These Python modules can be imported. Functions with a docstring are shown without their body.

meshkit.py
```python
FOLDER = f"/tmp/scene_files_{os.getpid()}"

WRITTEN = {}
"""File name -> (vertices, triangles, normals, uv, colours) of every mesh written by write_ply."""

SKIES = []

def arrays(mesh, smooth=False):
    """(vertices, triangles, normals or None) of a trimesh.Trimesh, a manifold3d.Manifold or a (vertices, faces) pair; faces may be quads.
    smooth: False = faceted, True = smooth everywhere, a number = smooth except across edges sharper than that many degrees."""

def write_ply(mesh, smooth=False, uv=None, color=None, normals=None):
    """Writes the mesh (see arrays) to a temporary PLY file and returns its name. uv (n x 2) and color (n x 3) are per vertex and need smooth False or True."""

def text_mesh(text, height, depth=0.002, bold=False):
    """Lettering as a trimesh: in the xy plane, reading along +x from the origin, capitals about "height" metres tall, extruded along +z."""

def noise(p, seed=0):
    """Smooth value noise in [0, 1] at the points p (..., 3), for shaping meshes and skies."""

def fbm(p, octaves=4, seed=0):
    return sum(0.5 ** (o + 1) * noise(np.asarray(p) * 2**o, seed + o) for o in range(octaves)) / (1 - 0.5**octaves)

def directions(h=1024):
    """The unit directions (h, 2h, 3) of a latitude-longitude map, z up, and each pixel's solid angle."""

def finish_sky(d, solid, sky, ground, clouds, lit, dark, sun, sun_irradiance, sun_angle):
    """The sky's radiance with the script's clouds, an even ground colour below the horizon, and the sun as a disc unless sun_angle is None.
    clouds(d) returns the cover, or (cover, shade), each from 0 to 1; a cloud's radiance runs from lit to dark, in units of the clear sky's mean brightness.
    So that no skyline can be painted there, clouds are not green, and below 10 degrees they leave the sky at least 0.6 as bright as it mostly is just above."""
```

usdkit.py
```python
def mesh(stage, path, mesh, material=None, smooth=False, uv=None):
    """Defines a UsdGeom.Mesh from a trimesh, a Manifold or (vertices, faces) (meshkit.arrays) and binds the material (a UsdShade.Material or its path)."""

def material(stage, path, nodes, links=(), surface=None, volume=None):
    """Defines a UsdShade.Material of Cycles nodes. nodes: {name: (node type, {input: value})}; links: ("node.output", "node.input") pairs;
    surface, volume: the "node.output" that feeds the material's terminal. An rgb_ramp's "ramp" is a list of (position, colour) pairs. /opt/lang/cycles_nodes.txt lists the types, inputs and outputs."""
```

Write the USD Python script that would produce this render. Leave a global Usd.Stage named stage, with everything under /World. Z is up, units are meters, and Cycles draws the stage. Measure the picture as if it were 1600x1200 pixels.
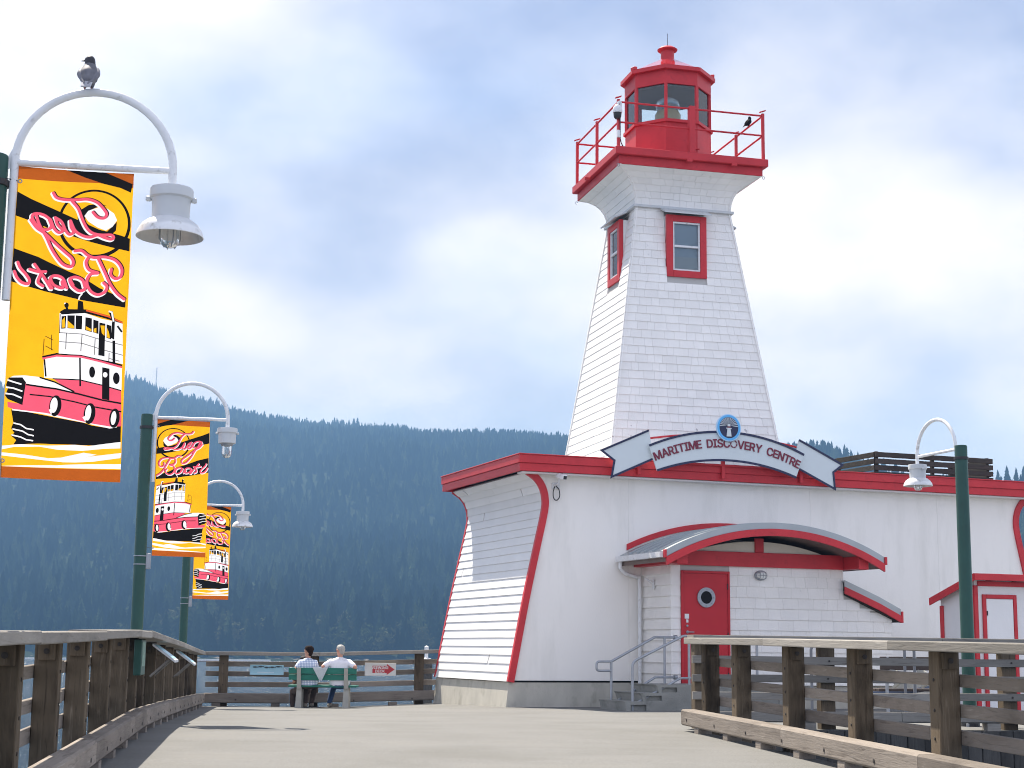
import math
import numpy as np
import trimesh, shapely, manifold3d
from shapely.geometry import Polygon, LineString, Point, MultiPolygon, box as sbox
from shapely.ops import unary_union
from pxr import Usd, UsdGeom, UsdLux, UsdShade, Gf, Sdf, Vt
import shapely.affinity as affinity
import usdkit, meshkit

stage = Usd.Stage.CreateInMemory()
UsdGeom.SetStageUpAxis(stage, UsdGeom.Tokens.z)
UsdGeom.SetStageMetersPerUnit(stage, 1.0)
UsdGeom.Xform.Define(stage, '/World')
UsdGeom.Scope.Define(stage, '/World/Looks')
stage.SetDefaultPrim(stage.GetPrimAtPath('/World'))

# ---------------------------------------------------------------- camera, sky, sun, exposure
EYE = (0.0, 0.0, 1.07)
PITCH, ROLL, FPX = math.radians(9.41), math.radians(0.63), 2497.5
EXPOSURE = 1.5
SUN_AZ = math.radians(-33.0)          # from +y (away from the camera), negative = to the left
SUN_EL = math.radians(57.0)
SUN_INT, SKY_STR = 0.84, 0.118
HAZE_DENSITY, HAZE_COLOR = 0.00026, (0.27, 0.545, 1.0)

cam = UsdGeom.Camera.Define(stage, '/World/camera')
F = np.array([0, math.cos(PITCH), math.sin(PITCH)])
R0 = np.array([1.0, 0, 0]); U0 = np.cross(R0, F)
R1 = math.cos(ROLL) * R0 + math.sin(ROLL) * U0
U1 = -math.sin(ROLL) * R0 + math.cos(ROLL) * U0
cam.AddTransformOp().Set(Gf.Matrix4d(*R1, 0, *U1, 0, *(-F), 0, *EYE, 1))
cam.CreateHorizontalApertureAttr(36.0); cam.CreateVerticalApertureAttr(27.0)
cam.CreateFocalLengthAttr(36.0 * FPX / 1600)
cam.CreateClippingRangeAttr(Gf.Vec2f(0.1, 20000))
cam.CreateExposureAttr(EXPOSURE)

sun_dir = np.array([math.sin(SUN_AZ) * math.cos(SUN_EL), math.cos(SUN_AZ) * math.cos(SUN_EL), math.sin(SUN_EL)])
sun = UsdLux.DistantLight.Define(stage, '/World/sun')
sun.CreateNormalizeAttr(True); sun.CreateIntensityAttr(SUN_INT); sun.CreateAngleAttr(0.53)
sun.CreateColorAttr(Gf.Vec3f(1.0, 0.95, 0.88))
sx = np.cross([0, 0, 1.0], sun_dir); sx /= np.linalg.norm(sx); sy = np.cross(sun_dir, sx)
sun.AddTransformOp().Set(Gf.Matrix4d(*sx, 0, *sy, 0, *sun_dir, 0, 0, 0, 50, 1))

CLOUD = 1.0
sky_mat = usdkit.material(stage, '/World/Looks/sky', {
    'tc': ('texture_coordinate', {}),
    'sky': ('sky_texture', {'sky_type': 'single_scattering', 'sun_disc': False, 'sun_elevation': SUN_EL, 'sun_rotation': SUN_AZ, 'aerosol_density': 1.5}),
    'map': ('mapping', {'scale': (1.0, 1.0, 2.1), 'location': (9.6, 0.4, 3.90)}),
    'n1': ('noise_texture', {'scale': 3.4, 'detail': 5.0, 'roughness': 0.46, 'distortion': 0.25}),
    'cov': ('map_range', {'range_type': 'smoothstep', 'from_min': 0.36, 'from_max': 0.60, 'to_min': 0.88, 'to_max': 1.0, 'clamp': True}),
    'map2': ('mapping', {'scale': (1.0, 1.0, 1.7), 'location': (11.2, 5.3, 1.72)}),
    'n2': ('noise_texture', {'scale': 4.0, 'detail': 8.0, 'roughness': 0.5}),
    'cc': ('rgb_ramp', {'ramp': [(0.30, (1.05, 1.3, 2.1)), (0.43, (1.65, 1.88, 2.6)), (0.56, (2.5, 2.62, 3.1)), (0.72, (3.4, 3.35, 3.4))]}),
    'mix': ('mix_color', {}),
    'bg': ('background_shader', {'strength': SKY_STR}),
}, [('tc.generated', 'map.vector'), ('map.vector', 'n1.vector'), ('n1.fac', 'cov.value'), ('tc.generated', 'map2.vector'), ('map2.vector', 'n2.vector'),
    ('n2.fac', 'cc.fac'), ('cov.result', 'mix.fac'), ('sky.color', 'mix.a'), ('cc.color', 'mix.b'), ('mix.result', 'bg.color')], surface='bg.background')
dome = UsdLux.DomeLight.Define(stage, '/World/sky')
UsdShade.MaterialBindingAPI.Apply(dome.GetPrim()).Bind(sky_mat)
dome.GetPrim().SetCustomDataByKey('kind', 'structure')

# ---------------------------------------------------------------- helpers: naming
_used = {}
def numbered(parent, name):
    k = (str(parent), name); n = _used.get(k, 0); _used[k] = n + 1
    return f'{parent}/{name}' if n == 0 else f'{parent}/{name}_{n:03d}'
def tag(p, label=None, cat=None, group=None, kind=None):
    for k, v in (('label', label), ('category', cat), ('group', group), ('kind', kind)):
        if v: p.SetCustomDataByKey(k, v)
    return p
def thing(name, label, cat, loc=(0, 0, 0), rotz=0.0, group=None, kind=None):
    x = UsdGeom.Xform.Define(stage, numbered('/World', name))
    x.AddTranslateOp().Set(Gf.Vec3d(*map(float, loc)))
    if rotz: x.AddRotateZOp().Set(math.degrees(rotz))
    return tag(x.GetPrim(), label, cat, group, kind)
def part(name, mesh, mat, parent, smooth=False, label=None, kind=None):
    m = usdkit.mesh(stage, numbered(parent.GetPath(), name), mesh, mat, smooth)
    return tag(m.GetPrim(), label, kind=kind)
def top(name, mesh, mat, label=None, cat=None, group=None, kind=None, smooth=False):
    m = usdkit.mesh(stage, numbered('/World', name), mesh, mat, smooth)
    return tag(m.GetPrim(), label, cat, group, kind)
def copy_of(src, loc, rotz, label, name=None):
    d = src.GetCustomData()
    t = thing(name or src.GetName(), label, d.get('category'), loc, rotz, d.get('group'))
    t.GetReferences().AddInternalReference(src.GetPath()); t.SetInstanceable(True)
    return t

# ---------------------------------------------------------------- helpers: shapes
rng = np.random.default_rng(11)
def cat_(ms): return trimesh.util.concatenate(ms)
def hexa(p):
    """8 corners: bottom ring 0-3, top ring 4-7 -> a box-like solid"""
    f = [[0, 3, 2], [0, 2, 1], [4, 5, 6], [4, 6, 7]]
    for i in range(4):
        j = (i + 1) % 4; f += [[i, j, j + 4], [i, j + 4, i + 4]]
    return trimesh.Trimesh(np.array(p, float), np.array(f), process=False)
def bx(x0, x1, y0, y1, z0, z1):
    return hexa([(x0, y0, z0), (x1, y0, z0), (x1, y1, z0), (x0, y1, z0), (x0, y0, z1), (x1, y0, z1), (x1, y1, z1), (x0, y1, z1)])
def cbx(x0, x1, y0, y1, z0, z1, c=.006):
    """box with chamfered edges"""
    P = []
    for x, sx_ in ((x0, 1), (x1, -1)):
        for y, sy_ in ((y0, 1), (y1, -1)):
            for z, sz_ in ((z0, 1), (z1, -1)):
                P += [(x + sx_ * c, y + sy_ * c, z), (x + sx_ * c, y, z + sz_ * c), (x, y + sy_ * c, z + sz_ * c)]
    return mf(manifold3d.Manifold.hull_points(np.array(P)))
def mf(m):
    q = m.to_mesh(); return trimesh.Trimesh(np.array(q.vert_properties[:, :3]), np.array(q.tri_verts), process=False)
def prism(ring0, ring1, cap=True):
    """two rings of n 3-d points joined by walls and closed by fans"""
    a, b = np.array(ring0, float), np.array(ring1, float); n = len(a); f = []
    for i in range(n):
        j = (i + 1) % n; f += [[i, j, n + j], [i, n + j, n + i]]
    if cap:
        f += [[0, k + 1, k] for k in range(1, n - 1)] + [[n, n + k, n + k + 1] for k in range(1, n - 1)]
    return trimesh.Trimesh(np.vstack([a, b]), np.array(f), process=False)
def beam(x0, z0, x1, z1, yc, w, h, c=.007):
    """a board along x with vertical ends, its centre line from z0 to z1"""
    s = [(-w/2+c, -h/2), (w/2-c, -h/2), (w/2, -h/2+c), (w/2, h/2-c), (w/2-c, h/2), (-w/2+c, h/2), (-w/2, h/2-c), (-w/2, -h/2+c)]
    m = prism([(x0, yc + a, z0 + b) for a, b in s], [(x1, yc + a, z1 + b) for a, b in s]);
    return m
def tube(pts, r, n=10, closed=False):
    p = np.asarray(pts, float); L = len(p)
    t = np.gradient(p, axis=0); t /= np.linalg.norm(t, axis=1, keepdims=True)
    r = np.broadcast_to(np.asarray(r, float), (L,))
    ref = np.array([0, 0, 1.0]) if abs(t[0][2]) < .9 else np.array([0, 1.0, 0])
    a = np.cross(t[0], ref); a /= np.linalg.norm(a); rings = []
    for i in range(L):
        a = a - t[i] * (a @ t[i]); a /= np.linalg.norm(a); b = np.cross(t[i], a)
        th = np.arange(n) * 2 * np.pi / n
        rings.append(p[i] + r[i] * (np.cos(th)[:, None] * a + np.sin(th)[:, None] * b))
    v = np.vstack(rings + [p[:1], p[-1:]]); f = []
    for i in range(L - 1):
        for k in range(n):
            q = (k + 1) % n
            f += [[i*n+k, i*n+q, (i+1)*n+q], [i*n+k, (i+1)*n+q, (i+1)*n+k]]
    for k in range(n):
        q = (k + 1) % n
        f += [[L*n, q, k], [L*n+1, (L-1)*n+k, (L-1)*n+q]]
    return trimesh.Trimesh(v, np.array(f), process=False)
def lathe(prof, n=24, centre=(0, 0, 0), phase=0.0):
    """prof: (r, z) from the bottom up or round; closed by fans where r > 0 at the ends"""
    th = np.arange(n) * 2 * np.pi / n + phase
    rings = [np.stack([r*np.cos(th), r*np.sin(th), np.full(n, z)], 1) for r, z in prof]
    v = np.vstack(rings + [[[0, 0, prof[0][1]]], [[0, 0, prof[-1][1]]]]) + np.array(centre, float); f = []; L = len(prof)
    for i in range(L - 1):
        for k in range(n):
            q = (k + 1) % n
            f += [[i*n+k, i*n+q, (i+1)*n+q], [i*n+k, (i+1)*n+q, (i+1)*n+k]]
    for k in range(n):
        q = (k + 1) % n
        f += [[L*n, q, k], [L*n+1, (L-1)*n+k, (L-1)*n+q]]
    return trimesh.Trimesh(v, np.array(f), process=False)
def polys(g):
    if g.is_empty: return []
    if g.geom_type == 'Polygon': return [g]
    return [q for h in g.geoms for q in polys(h)] if hasattr(g, 'geoms') else []
def sheet(g, fn):
    """flat triangulation of a shapely area, its points mapped by fn(x, y) -> 3-d"""
    ms = []
    for q in polys(g):
        if q.area < 1e-9: continue
        v, f = trimesh.creation.triangulate_polygon(q, engine='earcut')
        ms.append(trimesh.Trimesh(np.array([fn(x, y) for x, y in v]), f, process=False))
    return cat_(ms)
def extrude(g, depth, fn):
    """a shapely area extruded by depth; fn(x, y, d) -> 3-d"""
    ms = []
    for q in polys(g):
        if q.area < 1e-9: continue
        m = trimesh.creation.extrude_polygon(q, depth, engine='earcut')
        m.vertices = np.array([fn(*p) for p in m.vertices]); ms.append(m)
    return cat_(ms)
def spline(pts, n=8):
    p = np.array(pts, float); q = np.vstack([2*p[0]-p[1], p, 2*p[-1]-p[-2]]); out = []
    for i in range(1, len(q) - 2):
        for t in np.linspace(0, 1, n, endpoint=False):
            out.append(.5*((2*q[i]) + (q[i+1]-q[i-1])*t + (2*q[i-1]-5*q[i]+4*q[i+1]-q[i+2])*t*t + (3*q[i]-q[i-1]-3*q[i+1]+q[i+2])*t**3))
    return np.array(out + [p[-1]])
def hull_of(spheres, n=10):
    ms = [manifold3d.Manifold.sphere(r, n).translate(tuple(map(float, c))) for c, r in spheres]
    return manifold3d.Manifold.batch_hull(ms)
def chain(bones, n=12, refine=.03, it=6):
    """bones: lists of (centre, radius); the union of their hulls, refined and smoothed"""
    m = manifold3d.Manifold.batch_boolean([hull_of(b, n) for b in bones], manifold3d.OpType.Add)
    t = mf(m.refine_to_length(refine)); t.merge_vertices()
    if it: trimesh.smoothing.filter_taubin(t, iterations=it)
    return t
def xf(m, loc=(0, 0, 0), rx=0, ry=0, rz=0):
    m = m.copy()
    for a, ax in ((rx, (1, 0, 0)), (ry, (0, 1, 0)), (rz, (0, 0, 1))):
        if a: m.apply_transform(trimesh.transformations.rotation_matrix(a, ax))
    m.apply_translation(loc); return m

# ---------------------------------------------------------------- materials
_m = {}
def mat(name, nodes, links, surface='p.BSDF', volume=None):
    if name not in _m: _m[name] = usdkit.material(stage, '/World/Looks/' + name, nodes, links, surface=surface, volume=volume)
    return _m[name]
def mul(c, k): return tuple(float(min(1, x * k)) for x in c)
def paint(name, col, rough=.5, var=.08, scale=3.0, bump=.0, bscale=60., metallic=0., island=0., spec=.5, dirt=None, stretch=(1, 1, 1), peel=None, coat=0.):
    n = {'g': ('geometry', {}), 'mp': ('mapping', {'scale': stretch}), 'n': ('noise_texture', {'scale': scale, 'detail': 6.0, 'roughness': .6}),
         'r': ('rgb_ramp', {'ramp': [(.25, mul(col, 1 - var)), (.5, col), (.75, mul(col, 1 + var))]}),
         'p': ('principled_bsdf', {'roughness': rough, 'metallic': metallic, 'specular_ior_level': spec, 'coat_weight': coat, 'coat_roughness': .06})}
    l = [('g.position', 'mp.vector'), ('mp.vector', 'n.vector'), ('n.fac', 'r.fac')]
    out = 'r.color'
    if dirt:
        dc, lo, hi, dsc = dirt
        n['dn'] = ('noise_texture', {'scale': dsc, 'detail': 8.0, 'roughness': .65})
        n['dr'] = ('map_range', {'from_min': lo, 'from_max': hi, 'clamp': True}); n['dm'] = ('mix_color', {'b': dc})
        l += [('mp.vector', 'dn.vector'), ('dn.fac', 'dr.value'), ('dr.result', 'dm.fac'), (out, 'dm.a')]; out = 'dm.result'
    if peel:   # flaking patches in a band of heights, where the paint has worn off
        n['pn'] = ('noise_texture', {'scale': 6.5, 'detail': 9.0, 'roughness': .7}); n['sx'] = ('separate_xyz', {})
        n['pz'] = ('map_range', {'from_min': peel[1], 'from_max': (peel[1] + peel[2]) / 2, 'clamp': True}); n['pw'] = ('map_range', {'from_min': peel[2], 'from_max': (peel[1] + peel[2]) / 2, 'clamp': True})
        n['pm'] = ('math', {'math_type': 'minimum'}); n['pk'] = ('math', {'math_type': 'multiply_add', 'value2': .085}); n['pr'] = ('map_range', {'from_min': .685, 'from_max': .70, 'to_max': .8, 'clamp': True}); n['px'] = ('mix_color', {'b': peel[0]})
        l += [('g.position', 'pn.vector'), ('g.position', 'sx.vector'), ('sx.z', 'pz.value'), ('sx.z', 'pw.value'), ('pz.result', 'pm.value1'), ('pw.result', 'pm.value2'), ('pm.value', 'pk.value1'), ('pn.fac', 'pk.value3'), ('pk.value', 'pr.value'), ('pr.result', 'px.fac'), (out, 'px.a')]; out = 'px.result'
    if island:
        n['im'] = ('map_range', {'to_min': 1 - island, 'to_max': 1 + island * .4}); n['oi'] = ('object_info', {}); n['ad'] = ('math', {'math_type': 'add'}); n['fr'] = ('math', {'math_type': 'fraction'})
        n['hs'] = ('hsv', {})
        l += [('g.random_per_island', 'ad.value1'), ('oi.random', 'ad.value2'), ('ad.value', 'fr.value1'), ('fr.value', 'im.value'), ('im.result', 'hs.value'), (out, 'hs.color')]; out = 'hs.color'
    l.append((out, 'p.base_color'))
    if bump:
        n['bn'] = ('noise_texture', {'scale': bscale, 'detail': 5.0, 'roughness': .6}); n['b'] = ('bump', {'strength': bump, 'distance': .02})
        l += [('mp.vector', 'bn.vector'), ('bn.fac', 'b.height'), ('b.normal', 'p.normal')]
    return mat(name, n, l)
def wood(name, axis, dark, mid, light, stain=.5):
    sc = [13.0, 13.0, 13.0]; sc[axis] = .9
    ss = [2.2, 2.2, 2.2]; ss[axis] = .7
    n = {'tc': ('texture_coordinate', {}), 'oi': ('object_info', {}), 'of': ('combine_xyz', {}),
         'k': ('math', {'math_type': 'multiply', 'value2': 37.0}), 'va': ('vector_math', {'math_type': 'add'}),
         'mp': ('mapping', {'scale': tuple(sc)}), 'n': ('noise_texture', {'scale': 1.9, 'detail': 10.0, 'roughness': .68, 'distortion': 1.2}),
         'mq': ('mapping', {'scale': tuple(ss)}), 'n2': ('noise_texture', {'scale': 1.3, 'detail': 5.0, 'roughness': .6, 'distortion': .4}),
         'r': ('rgb_ramp', {'ramp': [(.28, dark), (.45, mid), (.58, mid), (.74, light)]}),
         's': ('map_range', {'from_min': .47, 'from_max': .72, 'to_min': 0., 'to_max': stain, 'clamp': True}),
         'sm': ('mix_color', {'b': mul(dark, .45)}), 'h': ('hsv', {}), 'hv': ('map_range', {'to_min': .72, 'to_max': 1.22}),
         'b': ('bump', {'strength': .8, 'distance': .008}), 'p': ('principled_bsdf', {'roughness': .9, 'specular_ior_level': .12})}
    l = [('oi.random', 'k.value1'), ('k.value', 'of.x'), ('k.value', 'of.y'), ('k.value', 'of.z'), ('tc.object', 'va.vector1'), ('of.vector', 'va.vector2'),
         ('va.vector', 'mp.vector'), ('mp.vector', 'n.vector'), ('n.fac', 'r.fac'), ('va.vector', 'mq.vector'), ('mq.vector', 'n2.vector'), ('n2.fac', 's.value'),
         ('s.result', 'sm.fac'), ('r.color', 'sm.a'), ('sm.result', 'h.color'), ('oi.random', 'hv.value'), ('hv.result', 'h.value'), ('h.color', 'p.base_color'),
         ('n.fac', 'b.height'), ('b.normal', 'p.normal')]
    return mat(name, n, l)
def pane(name, tint=(.9, .95, .97), ior=1.5):
    return mat(name, {'t': ('transparent_bsdf', {'color': tint}), 'gl': ('glossy_bsdf', {'color': (1, 1, 1), 'roughness': .02}), 'f': ('fresnel', {'IOR': ior}), 'm': ('mix_closure', {})},
               [('f.fac', 'm.fac'), ('t.BSDF', 'm.closure1'), ('gl.BSDF', 'm.closure2')], surface='m.closure')
def cloth(name, col, tr=.45, var=.05, rough=.7):
    return mat(name, {'g': ('geometry', {}), 'n': ('noise_texture', {'scale': 9., 'detail': 4.}), 'r': ('rgb_ramp', {'ramp': [(.3, mul(col, 1 - var)), (.7, mul(col, 1 + var))]}),
                      'd': ('principled_bsdf', {'roughness': rough, 'specular_ior_level': .2}), 't': ('translucent_bsdf', {}), 'm': ('mix_closure', {'fac': tr})},
               [('g.position', 'n.vector'), ('n.fac', 'r.fac'), ('r.color', 'd.base_color'), ('r.color', 't.color'), ('d.BSDF', 'm.closure1'), ('t.BSDF', 'm.closure2')], surface='m.closure')

WHITE = (.74, .735, .73)
m_shingle = paint('white_shingle_paint', (.86, .84, .805), .6, .05, 2.2, .25, 30., island=.05, dirt=((.45, .43, .39), .66, .80, 2.3), peel=((.40, .385, .385), 4.75, 5.9))
m_siding = paint('white_siding_paint', (.78, .775, .77), .55, .04, 1.6, .15, 40., island=.04)
m_stucco = paint('white_wall_panel', (.86, .83, .785), .7, .03, .7, .12, 90., dirt=((.68, .66, .61), .50, .85, 1.6), stretch=(1, 1, .22))
m_red = paint('red_paint', (.54, .036, .045), .45, .14, 2.5, .08, 40., spec=.3, dirt=((.36, .028, .034), .56, .8, 5.))
m_red_gloss = paint('glossy_red_roof_paint', (.54, .04, .05), .12, .1, 2.5, spec=1.0, coat=1.0)
m_frost = mat('frosted_glass', {'p': ('principled_bsdf', {'base_color': (.72, .73, .70), 'roughness': .15})}, [])
m_red_door = paint('red_door_paint', (.50, .024, .034), .4, .08, 2., spec=.3)
m_cream = paint('cream_panel', (.66, .62, .52), .6, .05, 3.)
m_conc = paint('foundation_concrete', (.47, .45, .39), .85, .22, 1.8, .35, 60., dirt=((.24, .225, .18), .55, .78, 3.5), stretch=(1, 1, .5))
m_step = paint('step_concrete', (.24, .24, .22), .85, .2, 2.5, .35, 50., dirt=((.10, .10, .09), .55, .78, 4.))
m_metal_roof = paint('grey_metal_roof', (.36, .39, .40), .4, .08, 2., metallic=.35)
m_galv = paint('galvanised_steel', (.33, .35, .38), .45, .12, 6., metallic=.55)
m_white_metal = paint('white_painted_metal', (.72, .73, .74), .4, .08, 6., dirt=((.34, .33, .30), .56, .74, 14.))
m_grey_white = paint('pale_grey_paint', (.55, .57, .58), .45, .05, 4.)
m_green_pole = paint('dark_green_paint', (.012, .062, .048), .45, .16, 5.)
m_green_bench = paint('green_bench_paint', (.008, .15, .105), .45, .12, 6.)
m_leg = paint('bench_leg_concrete', (.36, .35, .31), .8, .1, 8.)
m_black = paint('black_metal', (.02, .02, .022), .5, .1, 5.)
m_dark = paint('dark_interior', (.03, .03, .032), .8, .1, 3.)
m_glass = pane('window_glass')
m_lens = mat('lamp_glass', {'p': ('principled_bsdf', {'base_color': (.9, .92, .92), 'roughness': .08, 'transmission_weight': .85, 'ior': 1.3})}, [])
m_ochre = paint('ochre_lens_drum', (.42, .30, .12), .35, .12, 5.)
m_wood_post = wood('weathered_wood_posts', 2, (.042, .031, .021), (.125, .098, .068), (.235, .19, .14), .9)
m_wood_rail = wood('weathered_wood_rails', 0, (.12, .100, .084), (.265, .232, .200), (.40, .365, .32), .45)
m_wood_cap = wood('weathered_wood_cap', 0, (.16, .15, .135), (.30, .282, .252), (.44, .415, .375), .35)
m_wood_grey = wood('grey_wood_rails', 0, (.12, .11, .098), (.25, .235, .21), (.36, .34, .31), .35)
m_wood_dark = wood('dark_wood_slats', 0, (.03, .027, .025), (.065, .058, .052), (.11, .10, .09), .4)
m_wood_bulk = wood('bulkhead_planks', 2, (.03, .03, .028), (.075, .072, .068), (.12, .115, .105), .5)

# ---------------------------------------------------------------- the pier deck's own axes: s along the walkway, t to its right
WD = np.array([-.1444, .9896]); PD = np.array([.9896, .1444]); RZ_W = math.atan2(WD[1], WD[0]); RZ_P = math.atan2(PD[1], PD[0])
def xy(s, t): return s * WD + t * PD
def deck_z(s, t):
    g = float(np.interp(t, [1.5, 4.4], [.019, .0105]))
    z = .12 - .0105 * (19 - s) if s < 19 else .12 - g * (s - 19)
    e = abs(s - 19)
    if e < 1.5: z -= (1.5 - e) ** 2 / 6 * (.0105 + g) 
    return max(z, 0.0 if t > 4.4 else -1) if s > 19 else z
# ================================================================ SETTING: pier deck, water, hill, forest
m_deck = mat('pier_concrete', {
    'g': ('geometry', {}), 'n1': ('noise_texture', {'scale': 75., 'detail': 3.}), 'n2': ('noise_texture', {'scale': .55, 'detail': 7., 'roughness': .6}),
    'mp': ('mapping', {'rotation': (0, 0, -RZ_P), 'scale': (.35, 2.2, 1)}), 'n3': ('noise_texture', {'scale': 1.1, 'detail': 6., 'roughness': .65}),
    'r1': ('rgb_ramp', {'ramp': [(.30, (.142, .141, .134)), (.5, (.180, .179, .171)), (.72, (.22, .218, .209))]}),
    'r2': ('rgb_ramp', {'ramp': [(.30, (.86, .86, .84)), (.55, (1, 1, 1)), (.75, (1.06, 1.05, 1.02))]}),
    'r3': ('rgb_ramp', {'ramp': [(.32, (.84, .835, .80)), (.5, (1, 1, 1))]}),
    'm': ('mix_color', {'blend_type': 'multiply', 'fac': 1.0}), 'm2': ('mix_color', {'blend_type': 'multiply', 'fac': .4}),
    'b': ('bump', {'strength': .25, 'distance': .01}), 'p': ('principled_bsdf', {'roughness': .9, 'specular_ior_level': .1})},
    [('g.position', 'n1.vector'), ('g.position', 'n2.vector'), ('g.position', 'mp.vector'), ('mp.vector', 'n3.vector'), ('n1.fac', 'r1.fac'), ('n2.fac', 'r2.fac'), ('n3.fac', 'r3.fac'),
     ('r1.color', 'm.a'), ('r2.color', 'm.b'), ('m.result', 'm2.a'), ('r3.color', 'm2.b'), ('m2.result', 'p.base_color'), ('n1.fac', 'b.height'), ('b.normal', 'p.normal')])
def deck_patch(S, T):
    v = []; f = []
    for s in S:
        for t in T:
            x, y = xy(s, t); v.append((x, y, deck_z(s, t)))
    a = len(T)
    for i in range(len(S) - 1):
        for j in range(a - 1):
            q = i * a + j; f += [[q, q+1, q+a+1], [q, q+a+1, q+a]]
    return np.array(v), np.array(f)
def slab(S, T, depth=.3):
    v, f = deck_patch(S, T); n = len(v); a = len(T); b = len(S)
    edge = [j for j in range(a)] + [i*a + a-1 for i in range(1, b)] + [(b-1)*a + j for j in range(a-2, -1, -1)] + [i*a for i in range(b-2, 0, -1)]
    low = v.copy(); low[:, 2] -= depth
    w = [[e0, n + e0, n + e1] for e0, e1 in zip(edge, edge[1:] + edge[:1])] + [[e0, n + e1, e1] for e0, e1 in zip(edge, edge[1:] + edge[:1])]
    return trimesh.Trimesh(np.vstack([v, low]), np.vstack([f, f[:, ::-1] + n, w]), process=False)
S1 = sorted(set(np.round(np.concatenate([np.linspace(-8, 19.78, 30), np.linspace(17.2, 19.78, 13)]), 3)))
S2 = list(np.concatenate([np.linspace(19.78, 21, 7), np.linspace(21.5, 34.5, 18)]))
top('pier_walkway', slab(S1, np.linspace(-1.56, 5.12, 12)), m_deck, kind='structure', smooth=25)
top('pier_plaza', slab(S2, np.concatenate([np.linspace(-1.56, 6, 16), np.linspace(6.5, 40, 16)])), m_deck, kind='structure', smooth=25)

WATER_Z = -5.3
m_water = mat('sea_water', {
    'g': ('geometry', {}), 'mp': ('mapping', {'scale': (.55, 1.0, 1)}), 'n1': ('noise_texture', {'scale': 1.5, 'detail': 6., 'roughness': .6, 'distortion': .6}),
    'n2': ('noise_texture', {'scale': .06, 'detail': 3.}), 'r': ('rgb_ramp', {'ramp': [(.3, (.006, .024, .042)), (.7, (.012, .042, .070))]}),
    'b': ('bump', {'strength': 1.0, 'distance': 1.3}), 'p': ('principled_bsdf', {'roughness': .18, 'ior': 1.33, 'specular_ior_level': .4})},
    [('g.position', 'mp.vector'), ('mp.vector', 'n1.vector'), ('g.position', 'n2.vector'), ('n2.fac', 'r.fac'), ('r.color', 'p.base_color'), ('n1.fac', 'b.height'), ('b.normal', 'p.normal')])
top('water', bx(-1690, 1690, -39, 2945, WATER_Z - .5, WATER_Z), m_water, kind='structure')

RIDGE = [(-34, .150), (-24, .148), (-20.04, .1496), (-17.98, .1542), (-16.08, .1601), (-14.13, .1628), (-13.36, .1627), (-12.8, .1583), (-11.45, .153), (-10.43, .1481), (-9.63, .1433), (-8.72, .1411), (-6.9, .138), (-4.6, .1365),
         (-2.52, .1324), (.02, .1289), (1.87, .1276), (4.64, .1253), (8.06, .1232), (11.0, .1215), (11.64, .1186), (12.5, .114), (14.69, .1050), (16.6, .1030), (17.87, .1040), (20.9, .098), (34, .09)]
RA, RT = np.array(RIDGE).T
def ridge_r(a): return np.interp(a, [-30, -14, 0, 8, 13, 20, 34], [2500, 2350, 2000, 1650, 1150, 1050, 1000])
def shore_r(a): return np.interp(a, [-34, -17, -10, 0, 20, 34], [840, 800, 745, 720, 560, 540])
TREE_H = 16.0
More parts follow.
